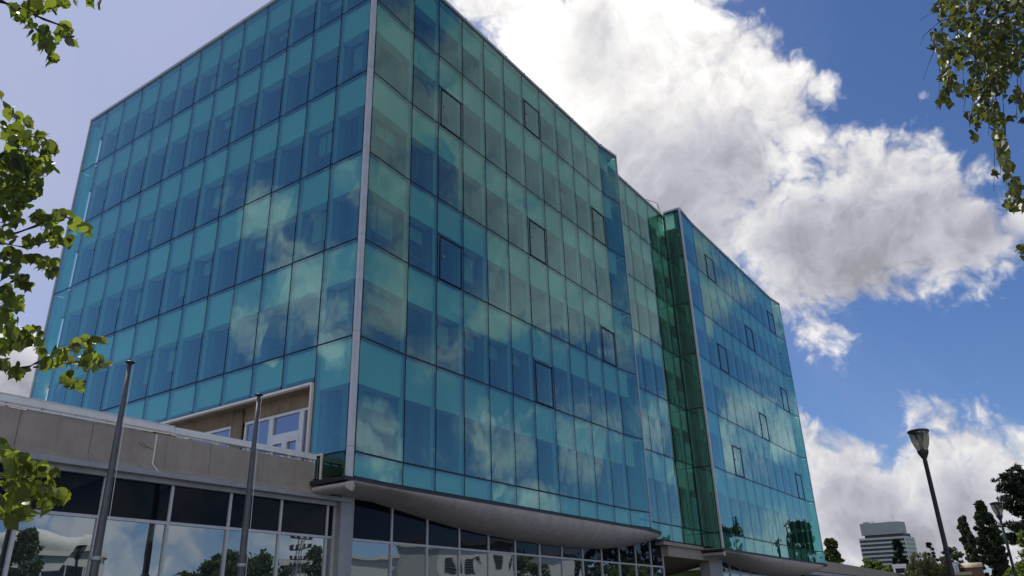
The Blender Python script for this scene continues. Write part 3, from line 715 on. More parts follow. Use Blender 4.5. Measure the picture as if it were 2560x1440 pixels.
lamp(2490, 1258, 33.0, 'farther street lamp standing in front of the dark pine')
# lamps behind the camera, seen in the mirror glazing
def mirror(p): return np.array([p[0], 2 * YG - p[1], p[2]])

# ------------------------------------------------------------------ vegetation
def leaf_cards(pos, size, mat, name, parent, updir=None, elong=1.6, droop=0.0, jitter=1.0, tpl=None, nrm=None):
    """one mesh of many small folded leaf faces"""
    pos = np.asarray(pos); n = len(pos)
    if tpl is None: tpl = np.array([(0, -.5, 0), (.5, 0, .10), (0, .5, 0), (-.5, 0, .10)]); faces = [(0, 1, 2), (0, 2, 3)]
    else: tpl, faces = tpl
    a = nrng.normal(size=(n, 3)) * jitter
    if updir is not None: a += np.asarray(updir)
    t = a / (np.linalg.norm(a, axis=1, keepdims=True) + 1e-9)            # leaf axis
    b = nrng.normal(size=(n, 3))
    if nrm is not None: b += np.asarray(nrm)
    b -= t * (b * t).sum(1, keepdims=True); b /= np.linalg.norm(b, axis=1, keepdims=True) + 1e-9   # leaf normal
    s = np.cross(t, b)
    sz = size * nrng.uniform(.65, 1.3, size=(n, 1, 1))
    k = len(tpl)
    V_ = pos[:, None, :] + sz * (tpl[None, :, 0, None] * s[:, None, :] + elong * tpl[None, :, 1, None] * t[:, None, :] + nrng.uniform(-.4, 2.6, size=(n, 1, 1)) * tpl[None, :, 2, None] * b[:, None, :])
    V_ = V_.reshape(-1, 3)
    F = np.array(faces, dtype=object)
    me = bpy.data.meshes.new(name)
    me.vertices.add(n * k); me.vertices.foreach_set('co', V_.ravel())
    fl = [list(f) for f in faces]; lens = np.array([len(f) for f in fl]); flat = np.concatenate(fl)
    loops = (flat[None, :] + (np.arange(n) * k)[:, None]).ravel()
    tot = np.tile(lens, n); start = np.concatenate([[0], np.cumsum(tot)[:-1]])
    me.loops.add(len(loops)); me.loops.foreach_set('vertex_index', loops.astype(np.int32))
    me.polygons.add(len(tot)); me.polygons.foreach_set('loop_start', start.astype(np.int32)); me.polygons.foreach_set('loop_total', tot.astype(np.int32))
    me.update(calc_edges=True); me.validate()
    me.materials.append(MT[mat])
    o = bpy.data.objects.new(name, me); C.objects.link(o)
    if parent is not None: o.parent = parent; o.matrix_parent_inverse = Matrix.Translation(-parent.matrix_world.translation)
    return o

def clump_points(centers, radii, per, squash=(1, 1, 1)):
    P = []
    for c, r in zip(centers, radii):
        v = nrng.normal(size=(per, 3)); v /= np.linalg.norm(v, axis=1, keepdims=True)
        v *= (nrng.uniform(.15, 1, size=(per, 1)) ** .45) * r
        P.append(np.asarray(c) + v * np.array(squash))
    return np.concatenate(P)

def tree(name, label, base, h, w, kind, mat, n=90, per=70, leaf=.22, trunk=.2, group='trees round the buildings', bark='bark', low=.1, cat='tree'):
    x, y, z = base; p = thing(name, label, cat, (x, y, 0), group)
    cs, rs = [], []; limbs = MB()
    top = np.array([x + rng.uniform(-.03, .03) * h, y + rng.uniform(-.03, .03) * h, h * .93])
    if kind == 'round':
        for k in range(n):
            v = nrng.normal(size=3); v /= np.linalg.norm(v); q = nrng.uniform(.35, 1) ** .5
            c = np.array([x, y, h * (.5 + low / 2)]) + v * q * np.array([w / 2, w / 2, h * (.5 - low / 2)]) * .88
            cs.append(c); rs.append(w * nrng.uniform(.07, .15))
    elif kind == 'cone':
        for k in range(n):
            s = nrng.uniform(0, 1) ** 1.25; zz = h * (low + (1 - low) * s); rr = w / 2 * (1 - s) ** .85 * nrng.uniform(.35, 1.08) + .05 * w
            a = nrng.uniform(0, 2 * math.pi); cs.append((x + rr * math.cos(a), y + rr * math.sin(a), zz - rr * .18)); rs.append(w * nrng.uniform(.05, .11) * (1.25 - s * .7))
    elif kind == 'column':
        for k in range(n):
            s = nrng.uniform(0, 1); zz = h * (low + (1 - low) * s); prof = min(1, (1 - s) * 3.2) ** .6 * (.75 + .25 * math.sin(3.1 * s + x)) * min(1, .55 + s)
            rr = w / 2 * prof * nrng.uniform(.3, 1.05); a = nrng.uniform(0, 2 * math.pi)
            cs.append((x + rr * math.cos(a), y + rr * math.sin(a), zz)); rs.append(w * nrng.uniform(.09, .17))
    elif kind == 'pine':
        for k in range(n // 6):
            s = nrng.uniform(.25, 1) ** .8; zz = h * (low + (1 - low) * s); a = nrng.uniform(0, 2 * math.pi)
            L = w / 2 * (1.08 - s * .62) * nrng.uniform(.45, 1.1)
            end = np.array([x + L * math.cos(a), y + L * math.sin(a), zz + L * .22]); st = np.array([x, y, zz - L * .12])
            limbs.tube([st, (st + end) / 2 - np.array([0, 0, .05 * L]), end], [trunk * .32, trunk * .2, .02], 6)
            for q in range(6):
                f = nrng.uniform(.35, 1.05); cs.append(st + (end - st) * f + nrng.normal(size=3) * np.array([.06, .06, .02]) * w); rs.append(w * nrng.uniform(.03, .085))
    elif kind == 'willow':
        for k in range(n):
            v = nrng.normal(size=3); v /= np.linalg.norm(v); v[2] = abs(v[2]) * .9
            c = np.array([x, y, h * .52]) + v * np.array([w / 2, w / 2, h * .46]) * nrng.uniform(.6, 1)
            for q in range(3): cs.append(c - np.array([0, 0, q * h * .09])); rs.append(w * .055)
    cs = [np.asarray(c) for c in cs]
    tk = MB(); tk.tube([(x, y, -.05), (x + .02 * w, y, h * .25), (x - .01 * w, y + .02 * w, h * .55), tuple(top)], [trunk, trunk * .8, trunk * .5, .03], 10); tk.build('trunk', bark, p, smooth=True)
    if kind != 'pine':
        idx = nrng.permutation(len(cs))[:min(len(cs), 22)]
        for i in idx:
            c = cs[i]; zz = max(h * .12, c[2] - np.hypot(c[0] - x, c[1] - y) * .7); a = np.array([x, y, zz])
            limbs.tube([a, (a + c) / 2 + np.array([0, 0, .03 * h]), c], [trunk * .35, trunk * .2, .015], 5)
    limbs.build('limbs', bark, p)
    sq = (1, 1, .42) if kind == 'pine' else (1, 1, .55) if kind == 'cone' else (1, 1, 1.5) if kind == 'willow' else (1, 1, .85)
    pts = clump_points(cs, rs, per, sq)
    pts = pts[pts[:, 2] > .15]
    up = {'cone': (0, 0, -.3), 'pine': (0, 0, .9), 'willow': (0, 0, -2.2), 'column': (0, 0, 1.2)}.get(kind, None)
    leaf_cards(pts, leaf, mat, 'crown', p, updir=up, elong={'willow': 3.2, 'pine': 3.4, 'cone': 2.0, 'column': 1.7}.get(kind, 1.5), nrm=(0, 0, .8) if kind == 'round' else None)
    return p

def base_h(px, py_top, D):
    q = far(px, py_top, D); return (q[0], q[1], 0), q[2]
# trees at the right edge of the view
b, h = base_h(2449, 1258, 145); tree('cypress', 'tallest dark columnar cypress left of the farther street lamp', b, h, 3.6, 'column', 'leaf_cedar', 150, 90, .26, .25, low=.3)
b, h = base_h(2402, 1287, 142); tree('cypress', 'slimmer dark cypress behind the brick pavilion, left of the tallest one', b, h, 2.7, 'column', 'leaf_cedar', 120, 80, .25, .22, low=.3)
b, h = base_h(2481, 1318, 148); tree('cypress', 'low dark cypress squeezed between the tallest cypress and the farther street lamp', b, h, 3.2, 'column', 'leaf_cedar', 110, 80, .26, .2, low=.2)
b, h = base_h(2425, 1337, 140); tree('cypress', 'low dark cypress in the gap between the two tall ones', b, h, 2.6, 'column', 'leaf_cedar', 90, 80, .25, .2, low=.2)
b, h = base_h(2547, 1180, 155); tree('pine_tree', 'large dark pine with layered branches behind the farther street lamp', b, h, 13.0, 'pine', 'leaf_dark', 480, 34, .24, .42, low=.22)
b, h = base_h(2596, 1290, 70); tree('broadleaf_tree', 'light green tree cut by the frame edge in front of the pine', b, h, 4.2, 'round', 'leaf_bright', 110, 70, .17, .15)
b, h = base_h(2240, 1350, 250); tree('conifer', 'dark spruce standing in front of the white tower', b, h, 7.4, 'cone', 'leaf_dark', 220, 80, .45, .3, low=.05)
b, h = base_h(2178, 1390, 150); tree('broadleaf_tree', 'bright green rounded tree in front of the tower base', b, h, 5.2, 'round', 'leaf_bright', 120, 80, .26, .2, low=.3)
b, h = base_h(2219, 1406, 140); tree('broadleaf_tree', 'smaller bright green tree touching the rounded one by the white hut', b, h, 3.4, 'round', 'leaf_bright', 80, 80, .24, .16, low=.3)
b, h = base_h(2292, 1370, 110); tree('willow_tree', 'olive green feathery willow behind the nearer lamp post', b, h, 4.6, 'willow', 'leaf_willow', 110, 60, .10, .18)
b, h = base_h(2332, 1380, 112); tree('willow_tree', 'olive green willow right of the nearer lamp post', b, h, 4.0, 'willow', 'leaf_willow', 100, 60, .10, .18)
b, h = base_h(2322, 1358, 170); tree('conifer', 'small dark conifer showing above the willows', b, h, 4.0, 'cone', 'leaf_dark', 90, 70, .3, .2)
b, h = base_h(2371, 1357, 150); tree('broadleaf_tree', 'mid green tree beside the brick pavilion', b, h, 4.6, 'round', 'leaf_mid', 110, 70, .26, .2, low=.2)
b, h = base_h(2074, 1347, 140); tree('conifer', 'dark green spreading tree rising behind the far glass corner', b, h, 7.0, 'cone', 'leaf_mid', 200, 80, .32, .25, low=.03)
b, h = base_h(2138, 1411, 160); tree('shrub', 'tiny dark shrub top peeping over the low wall', b, h, 1.6, 'round', 'leaf_dark', 40, 50, .2, .1, cat='shrub', low=.5)
b, h = base_h(2545, 1400, 75); tree('shrub', 'yellow green bushes under the pine at the frame edge', b, h, 3.4, 'round', 'leaf_bright', 90, 70, .16, .08, cat='shrub')
# two more trees down the street, seen mirrored in the far block
def vf(px, py, D): q = far(px, py, D); return (q[0], -.5 - q[1], 0), q[2]
b, h = vf(1990, 1312, 182); tree('pine_tree', 'broad dark pine mirrored in the lowest panes of the far glass block', b, h, 12.0, 'pine', 'leaf_dark', 420, 40, .3, .42, 'trees across the street', low=.05)
b, h = vf(1816, 1298, 112); tree('cypress', 'pointed dark cypress mirrored beside the link bay in the far glass block', b, h, 3.0, 'column', 'leaf_cedar', 110, 70, .24, .2, 'trees across the street')

# trees and buildings on the street side behind the camera, seen in the glass
def vb(px, py, D): q = mirror(far(px, py, D)); return (q[0], q[1], 0), q[2]
b, h = vb(70, 1325, 50); tree('young_tree', 'slender young tree mirrored in the wing glazing near the leafy branches', b, h, 3.2, 'column', 'leaf_mid', 60, 45, .16, .09, 'trees across the street', low=.15)
b, h = vb(560, 1372, 75); tree('broadleaf_tree', 'tallest green tree mirrored in the wing glazing left of the second flagpole', b, h, 6.0, 'round', 'leaf_mid', 120, 70, .26, .2, 'trees across the street')
b, h = vb(648, 1374, 70); tree('broadleaf_tree', 'wide green tree mirrored right of the second flagpole', b, h, 7.4, 'round', 'leaf_mid', 130, 70, .26, .2, 'trees across the street')
b, h = vb(490, 1404, 75); tree('broadleaf_tree', 'low green tree mirrored between the flagpoles', b, h, 5.6, 'round', 'leaf_mid', 100, 60, .26, .2, 'trees across the street')
b, h = vb(775, 1376, 60); tree('young_tree', 'young tree mirrored beside the lattice mast', b, h, 3.4, 'column', 'leaf_mid', 50, 45, .2, .08, 'trees across the street', low=.2)
b, h = vb(1318, 1372, 100); tree('broadleaf_tree', 'tree top mirrored just past the white building', b, h, 6.5, 'round', 'leaf_mid', 100, 60, .26, .2, 'trees across the street')
b, h = vb(1425, 1368, 112); tree('broadleaf_tree', 'dense dark tree mirrored under the middle of the concrete belly', b, h, 7.0, 'round', 'leaf_dark', 120, 60, .26, .2, 'trees across the street')
for i, (px, py) in enumerate(((1485, 1345), (1530, 1362), (1575, 1350), (1620, 1348), (1652, 1350))):
    b, h = vb(px, py, 125 + 9 * i)
    tree('conifer', ['tall', 'broad', 'pointed', 'slim', 'shaggy'][i] + ' dark tree mirrored in the glazing under the right end of the belly', b, h, [11, 13, 10, 8, 11][i], 'cone', 'leaf_dark', 110, 60, .28, .2, 'trees across the street', low=.05)

# buildings across the street
def ybuild(name, lab, px0, px1, pytop, D, depth, mat, extra=None):
    q0 = mirror(far(px0, pytop, D)); q1 = mirror(far(px1, pytop, D)); hgt = q0[2]
    p = thing(name, lab, 'building', ((q0[0] + q1[0]) / 2, (q0[1] + q1[1]) / 2 - depth / 2, 0))
    P, Q = q0[:2], q1[:2]; d = (Q - P) / np.linalg.norm(Q - P); n = np.array([-d[1], d[0]])
    if n[1] < 0: n = -n
    mb = MB(); mb.prism([tuple(P), tuple(Q), tuple(Q - n * depth), tuple(P - n * depth)], 0, hgt); mb.build('wall', mat, p)
    mb = MB(); a, b2 = P - d * .3 + n * .3, Q + d * .3 + n * .3; mb.prism([tuple(a), tuple(b2), tuple(Q + d * .3 - n * depth), tuple(P - d * .3 - n * depth)], hgt + .002, hgt + .5); mb.build('roof_edge', 'white_render', p)
    return p, P, Q, d, n, hgt
p, P, Q, d, n, hg = ybuild('white_building', 'white rendered building with louvred openings mirrored under the concrete belly', 990, 1275, 1368, 92, 16, 'white_render')
L = np.linalg.norm(Q - P)
for f in (.43, .56, .86):
    lv = MB(); a = P + d * L * f
    for k in range(6): lv.slab(a, a + d * 1.1, n, -.06 - .03 * (k % 2), .05, hg - 2.6 + k * .24, hg - 2.6 + k * .24 + .15)
    lv.build('louvre', 'dark_sheet', p)
wn = MB(); wn.slab(P + d * L * .08, P + d * L * .30, n, -.04, .1, hg - 5.2, hg - 3.9); wn.build('window', 'tower_window', p)
gp = MB(); gp.slab(P + d * .1, P + d * L * .36, n, -.03, .1, hg - 3.4, hg - .2); gp.build('grey_panel', 'grey_render', p)
p, P, Q, d, n, hg = ybuild('low_white_pavilion', 'long low white front mirrored along the foot of the glazing', 880, 1440, 1404, 108, 6, 'white_render')
p, P, Q, d, n, hg = ybuild('curved_roof_hall', 'white hall with a curved roof band mirrored in the wing glazing', -120, 262, 1386, 78, 14, 'white_render')
L = np.linalg.norm(Q - P)
wn = MB(); wn.slab(P + d * .5, Q - d * .6, n, -.05, .1, hg - 3.4, hg - 1.0); wn.build('window_band', 'tower_window', p)
for k in range(8):
    fr_ = MB(); a = P + d * (.6 + k * (L - 1.4) / 7); fr_.slab(a, a + d * .12, n, -.09, .0, hg - 3.4, hg - 1.0); fr_.build('window_frame', 'white_render', p)
rb = MB(); rb.tube([tuple(P - n * 1.0) + (hg + .5,), tuple((P + Q) / 2 - n * 1.0) + (hg + 1.5,), tuple(Q - n * 1.0) + (hg + .5,)], 1.0, 16); rb.build('curved_roof', 'white_render', p, smooth=True)
p, P, Q, d, n, hg = ybuild('low_flat_building', 'low flat building mirrored below the lattice mast', 688, 850, 1412, 68, 10, 'white_render')
# lattice mast
q = mirror(far(733, 1343, 66)); x, y, zt = q
ms = thing('lattice_mast', 'steel lattice mast with cross arms mirrored beside the corner pillar', 'mast', (x, y, 0))
mb = MB()
for sx in (-.25, .25):
    for sy_ in (-.25, .25): mb.tube([(x + sx, y + sy_, 0), (x + sx * .5, y + sy_ * .5, zt)], .04, 5)
for k in range(14):
    z = zt * (k + 1) / 15; mb.tube([(x - .2, y - .2, z), (x + .2, y + .2, z + .4)], .025, 4); mb.tube([(x + .2, y - .2, z), (x - .2, y + .2, z + .4)], .025, 4)
mb.build('mast_frame', 'alu_dark', ms)
mb = MB()
for z in (zt - .1, zt - .8, zt - 1.6, zt - 2.2):
    mb.box((x - .9, y - .05, z), (x + .9, y + .05, z + .1))
    for k in (-.8, -.3, .3, .8): mb.box((x + k - .06, y - .12, z + .1), (x + k + .06, y + .12, z + .35))
mb.build('cross_arms', 'dark_sheet', ms)

# ------------------------------------------------------------------ far tower and pavilion
def tower():
    D = 640
    A = far(2147.5, 1350, D); B = far(2259, 1337, D)
    d = (B - A)[:2]; Lw = np.linalg.norm(d); d = d / Lw; n = np.array([-d[1], d[0]])
    if np.dot(n, CAM[:2] - A[:2]) < 0: n = -n
    o = A[:2]; zt = (A[2] + B[2]) / 2; q = Lw / 112.0                      # metres per picture unit
    p = thing('office_tower', 'white office tower with dark window bands and a heavy box on top', 'tower', (o[0], o[1], 0))
    Dp = 60 * q
    P4 = lambda x0, x1, k0, sk, dep: [tuple(o + d * q * x0 + n * k0), tuple(o + d * q * x1 + n * k0), tuple(o + d * q * (x1 + sk) - n * dep), tuple(o + d * q * (x0 + sk) - n * dep)]
    MB().prism(P4(0, 112, 0, 26, Dp), 0, zt).build('wall', 'tower_band', p)
    e0 = o + d * Lw; e1 = o + d * (Lw + 26 * q) - n * Dp; dd_ = (e1 - e0) / np.linalg.norm(e1 - e0); nn_ = np.array([-dd_[1], dd_[0]])
    if np.dot(nn_, d) < 0: nn_ = -nn_
    for k in range(9):
        z1 = zt - (5.0 + 10.9 * k) * q; z0 = z1 - 6.4 * q
        if z0 < 1: break
        w2 = MB().slab(o + d * q * 1.5, o + d * (Lw - q * .6), n, -.06, .1, z0, z1).build('window_band', 'tower_window', p)
        f_ = MB()
        for i in range(34): a = o + d * q * (1.5 + i * 3.3); f_.slab(a, a + d * q * .55, n, -.14, -.07, z0, z1)
        f_.build('window_mullions', 'tower_white', w2)
        MB().slab(e0 + dd_ * 1.5, e1 - dd_ * 1.5, nn_, -.06, .1, z0, z1).build('window_band', 'tower_white', p)
    MB().prism(P4(16, 110, -2 * q, 20, Dp * .9), zt + .01, zt + 9 * q).build('recessed_storey', 'dark_sheet', p)
    za, zc = zt + 7.0 * q, zt + 38 * q
    MB().prism([tuple(o + d * q * 9 + n * 4 * q), tuple(o + d * q * 100 + n * 4 * q), tuple(o + d * q * 106 + n * 3 * q), tuple(o + d * q * 122 - n * 30 * q), tuple(o + d * q * 30 - n * 50 * q)], za, zc).build('plant_box', 'tower_white', p)
    v_ = MB(); v_.slab(o + d * q * 70, o + d * q * 95, n, -4.2 * q, -3.5 * q, za + 20 * q, za + 25.5 * q); v_.build('vent_grille', 'alu_dark', p)
    MB().slab(o + d * q * 18, o + d * q * 34, n, 4 * q, 14 * q, zc, zc + 4.5 * q).build('roof_plant', 'alu_dark', p)
    MB().tube([(*(o + d * q * 95), zc), (*(o + d * q * 94), zc + 20 * q)], .10, 5).build('antenna', 'alu_dark', p)
    for k in (38, 42, 46): MB().tube([(*(o + d * q * k), zc), (*(o + d * q * k), zc + 5 * q)], .22, 5).build('vent_pipe', 'alu_dark', p)
tower()
def pavilion():
    D = 125
    A = far(2409, 1420, D); B = far(2457, 1420, D); d = (B - A)[:2]; Lw = np.linalg.norm(d); d /= Lw; n = np.array([-d[1], d[0]])
    if np.dot(n, CAM[:2] - A[:2]) < 0: n = -n
    o = A[:2]; zt = A[2]
    p = thing('brick_pavilion', 'small brick pavilion with a rounded tan sheet roof among the trees', 'building', (o[0], o[1], 0))
    MB().prism([tuple(o), tuple(o + d * Lw), tuple(o + d * Lw - n * 5), tuple(o - n * 5)], 0, zt).build('wall', 'brick', p)
    q = Lw / 48.0
    rf = MB(); vs = []; nk = 12
    for s_ in (-8 * q, Lw + 1 * q):
        for k in range(nk + 1):
            a = math.pi * k / nk; e = o + d * s_ - n * (2.5 - 2.75 * math.cos(a)); vs.append((*e, zt + 15 * q * math.sin(a) ** .6))
    rf.add(vs, [(k, k + 1, nk + 2 + k, nk + 1 + k) for k in range(nk)] + [tuple(range(nk + 1))[::-1], tuple(range(nk + 1, 2 * nk + 2))]); rf.build('roof', 'tan_roof', p, smooth=True)
    w0 = o - d * 44 * q
    wo = MB().slab(w0, w0 + d * 31 * q, n, -.5, 2, zt - 12 * q, zt + 8 * q).build('window', 'door_glass', p)
    f_ = MB()
    for k in (0, 10, 20, 29): f_.slab(w0 + d * k * q, w0 + d * (k + 2) * q, n, -.56, -.48, zt - 12 * q, zt + 8 * q)
    f_.slab(w0, w0 + d * 31 * q, n, -.58, -.47, zt + 8.01 * q, zt + 10 * q); f_.build('frame', 'white_metal', wo)
    MB().slab(w0, o - d * 8.2 * q, n, -.4, 3, zt + 10.02 * q, zt + 17 * q).build('roof_box', 'grey_render', p)
    MB().slab(w0 - d * 2 * q, w0 + d * 62 * q, n, -1.6, -.62, zt - 20 * q, zt - 12 * q).build('porch_roof', 'tan_roof', p)
    MB().slab(w0, w0 + d * 60 * q, n, -1.5, -.62, 0, zt - 20.01 * q).build('porch_wall', 'brick', p)
    # white hut left of the willow
    q0, q1 = far(2231, 1411, 138), far(2263, 1409, 138); d2 = (q1 - q0)[:2]; L2 = np.linalg.norm(d2); d2 /= L2; n2 = np.array([-d2[1], d2[0]])
    if np.dot(n2, CAM[:2] - q0[:2]) < 0: n2 = -n2
    h_ = thing('white_hut', 'small white hut between the bright green tree and the willow', 'hut', (q0[0], q0[1], 0))
    MB().slab(q0[:2], q1[:2], n2, 0, 3, 0, q0[2] - .4).build('wall', 'white_render', h_)
    MB().slab(q0[:2] - d2 * .1, q1[:2] + d2 * .1, n2, -.12, 3.1, q0[2] - .398, q0[2]).build('roof', 'alu', h_)
    MB().slab(q0[:2] + d2 * .25, q1[:2] - d2 * .25, n2, -.03, .1, q0[2] - 1.3, q0[2] - .6).build('window', 'tower_window', h_)
pavilion()

# ------------------------------------------------------------------ branches hanging into the view
def leaf_tpl(lobed):
    if lobed:
        out = [(0, -.5), (.16, -.47), (.34, -.36), (.47, -.14), (.40, .0), (.44, .12), (.30, .20), (.22, .30), (.10, .42), (0, .62),
               (-.10, .42), (-.22, .30), (-.32, .20), (-.45, .10), (-.39, .0), (-.46, -.15), (-.33, -.37), (-.15, -.47)]
    else:
        out = [(0, -.5), (.22, -.42), (.40, -.22), (.36, .0), (.20, .25), (0, .58), (-.20, .25), (-.36, .0), (-.40, -.22), (-.22, -.42)]
    pts = [(0, -.35, -.02), (0, .05, -.04), (0, .38, .03)] + [(a, b, .16 * abs(a) + .10 * b * abs(b) - .06 * (b + .4) ** 2) for a, b in out]
    k = len(out); fs = []
    for i in range(k):
        a, b = 3 + i, 3 + (i + 1) % k; yb = (out[i][1] + out[(i + 1) % k][1]) / 2
        c = 0 if yb < -.15 else 1 if yb < .22 else 2
        fs.append((c, a, b))
        if i and False: pass
    # fill between the three midrib points
    for i in range(k):
        pass
    return np.array(pts), fs
def leaf_tpl2(lobed):
    """outline fan split along the midrib, curled at the edges"""
    P, _ = leaf_tpl(lobed); k = len(P) - 3
    tip = 3 + (9 if lobed else 5); base = 3
    right = list(range(base, tip + 1)); left = list(range(tip, 3 + k)) + [base]
    mid = [1]
    fs = [(1, a, b) for a, b in zip(right[:-1], right[1:])] + [(1, a, b) for a, b in zip(left[:-1], left[1:])]
    return P, fs
def spray(p, clusters, D0, D1, size, mat, tpl, name='leaves', hang=.9, keep=None, nrm=(0, 0, 1.0)):
    pts = []
    for (cx, cy_, rx, ry, n, *rot) in clusters:
        for _ in range(int(n * 1.75 + .5)):
            a = rng.uniform(0, 2 * math.pi); q = rng.uniform(0, 1) ** .55
            dx, dy = 1.1 * rx * q * math.cos(a), 1.1 * ry * q * math.sin(a)
            if rot: c_, s_ = math.cos(R(rot[0])), math.sin(R(rot[0])); dx, dy = dx * c_ - dy * s_, dx * s_ + dy * c_
            pts.append(far(cx + dx, cy_ + dy, rng.uniform(D0, D1)))
    return leaf_cards(np.array(pts), size, mat, name, p, updir=(0, 0, -hang), elong=1.15, jitter=.6, tpl=tpl, nrm=nrm)
def branch(mb, pix, D, r0, r1, start=None):
    P = [far(a, b, D + .15 * math.sin(i * 1.7)) for i, (a, b) in enumerate(pix)]
    if start is not None: P = [np.array(start)] + P
    n = len(P); mb.tube(P, [r0 + (r1 - r0) * i / (n - 1) for i in range(n)], 7)

lt = thing('broadleaf_tree', 'broad-leaved tree whose backlit yellow green branches hang in from the left edge', 'tree', tuple(far(-420, 1000, 4.6)[:2]) + (0,))
bx, by, _ = far(-420, 1000, 4.6)
MB().tube([(bx, by, -.05), (bx + .05, by, 1.2), (bx, by + .05, 2.6), (bx + .1, by, 4.4), (bx + .05, by, 6.6)], [.16, .14, .12, .09, .03], 12).build('trunk', 'bark', lt, smooth=True)
lb = MB()
trk = lambda z: (bx + .04, by + .02, z)
branch(lb, [(-60, -10), (0, 2), (50, 22), (110, 48), (165, 68)], 5.0, .022, .005, trk(4.2))
branch(lb, [(-60, -50), (60, -20), (120, 8), (140, 35)], 5.0, .016, .004, trk(4.6))
branch(lb, [(-40, -60), (120, -40), (200, -16), (245, -8)], 5.0, .014, .004, trk(4.7))
branch(lb, [(-70, 430), (0, 390), (60, 340), (110, 345), (140, 380)], 5.0, .02, .004, trk(3.1))
branch(lb, [(-50, 560), (20, 590), (90, 565), (150, 535), (205, 560)], 5.0, .016, .004, trk(2.6))
branch(lb, [(-50, 600), (0, 607), (60, 618), (125, 603)], 5.0, .014, .004, trk(2.5))
branch(lb, [(-50, 770), (0, 720), (30, 705), (60, 690)], 5.0, .012, .003, trk(2.3))
branch(lb, [(-40, 880), (10, 870), (50, 862), (85, 850)], 5.0, .012, .003, trk(2.1))
branch(lb, [(-60, 925), (0, 922), (70, 918), (90, 908), (150, 880), (225, 866)], 5.0, .014, .003, trk(1.9))
branch(lb, [(85, 918), (130, 916), (175, 905), (210, 903)], 5.0, .006, .003)
branch(lb, [(-80, 1230), (0, 1198), (60, 1195), (120, 1185)], 5.0, .016, .003, trk(1.6))
branch(lb, [(-50, 500), (20, 470), (60, 450), (90, 470)], 5.1, .01, .003, trk(2.9))
CL = [(62, 22, 34, 18, 9), (95, 14, 30, 14, 6), (55, 42, 18, 10, 4), (130, 22, 16, 14, 4), (78, 62, 10, 8, 2), (110, 95, 34, 26, 18), (122, 138, 14, 20, 5), (160, 90, 20, 20, 7), (180, 105, 12, 6, 2), (165, 68, 10, 8, 3),
      (163, 4, 5, 4, 1), (190, 5, 6, 4, 1), (222, 6, 8, 6, 2), (246, 8, 6, 8, 1),
      (2, 236, 6, 5, 1), (28, 275, 16, 12, 3), (38, 295, 10, 8, 2), (74, 300, 8, 10, 2),
      (20, 320, 24, 14, 6), (50, 345, 40, 14, 10), (95, 350, 26, 16, 7), (125, 375, 16, 14, 6), (60, 385, 50, 30, 24), (30, 420, 36, 30, 20), (70, 430, 32, 30, 18), (20, 480, 30, 30, 18), (68, 475, 30, 24, 14), (88, 460, 14, 30, 6),
      (15, 540, 20, 30, 10), (45, 555, 14, 16, 4), (108, 402, 26, 8, 5), (130, 420, 8, 10, 2), (40, 510, 30, 14, 8),
      (100, 545, 26, 12, 6), (150, 542, 24, 10, 7), (195, 560, 26, 12, 7), (210, 580, 12, 12, 2), (120, 575, 22, 18, 7), (140, 598, 18, 14, 5), (165, 605, 20, 10, 5), (80, 605, 24, 14, 6), (20, 595, 24, 14, 6),
      (85, 648, 22, 10, 5), (115, 660, 20, 14, 6), (130, 680, 18, 8, 4), (25, 640, 20, 12, 5), (40, 655, 8, 12, 2), (15, 675, 14, 10, 3), (35, 695, 18, 14, 5), (65, 712, 18, 10, 4),
      (15, 735, 20, 14, 6), (35, 760, 22, 18, 8), (10, 780, 14, 14, 4), (30, 800, 14, 10, 3), (20, 825, 22, 14, 6), (50, 835, 20, 16, 6), (75, 825, 20, 10, 5), (60, 850, 18, 12, 5), (20, 868, 22, 12, 6), (95, 870, 16, 16, 5), (100, 838, 10, 6, 2),
      (15, 910, 20, 12, 5), (48, 925, 16, 14, 4), (115, 910, 18, 10, 5), (148, 880, 22, 10, 6), (160, 900, 18, 8, 4), (195, 865, 16, 10, 5), (225, 855, 16, 10, 4), (205, 908, 12, 12, 4), (225, 890, 20, 10, 5), (250, 905, 18, 10, 5), (268, 912, 8, 8, 2), (222, 920, 14, 10, 4), (245, 852, 10, 8, 2),
      (165, 940, 12, 10, 3), (182, 960, 14, 10, 4), (195, 968, 10, 6, 2),
      (5, 1120, 16, 18, 6), (40, 1155, 24, 14, 9), (20, 1200, 30, 22, 16), (70, 1175, 24, 16, 10), (100, 1180, 26, 12, 9), (135, 1185, 16, 8, 4), (60, 1220, 34, 20, 14), (110, 1225, 20, 14, 8), (145, 1240, 16, 12, 6), (30, 1255, 34, 14, 10), (110, 1260, 12, 10, 3),
      (20, 1290, 18, 14, 6), (50, 1290, 16, 14, 5), (70, 1290, 10, 12, 3), (30, 1310, 8, 6, 2), (150, 1250, 8, 8, 2)]
def twigs(mb, clusters, D0, D1, n, r):
    for (cx, cy_, rx, ry, k, *_) in clusters:
        for _i in range(max(1, int(k * n))):
            D = rng.uniform(D0, D1); a = rng.uniform(0, 2 * math.pi)
            e = (cx + rx * .9 * math.cos(a), cy_ + ry * .9 * math.sin(a)); m_ = (cx + rng.uniform(-.4, .4) * rx, cy_ + rng.uniform(-.4, .4) * ry)
            mb.tube([far(cx - rx * .3, cy_ - ry * .4, D), far(*m_, D), far(*e, D)], [r, r * .8, r * .5], 4)
twigs(lb, CL, 4.8, 5.3, .28, .0035)
lb.build('limbs', 'bark', lt, smooth=True)
spray(lt, CL, 4.6, 5.6, .064, 'leaf_left', leaf_tpl2(True))

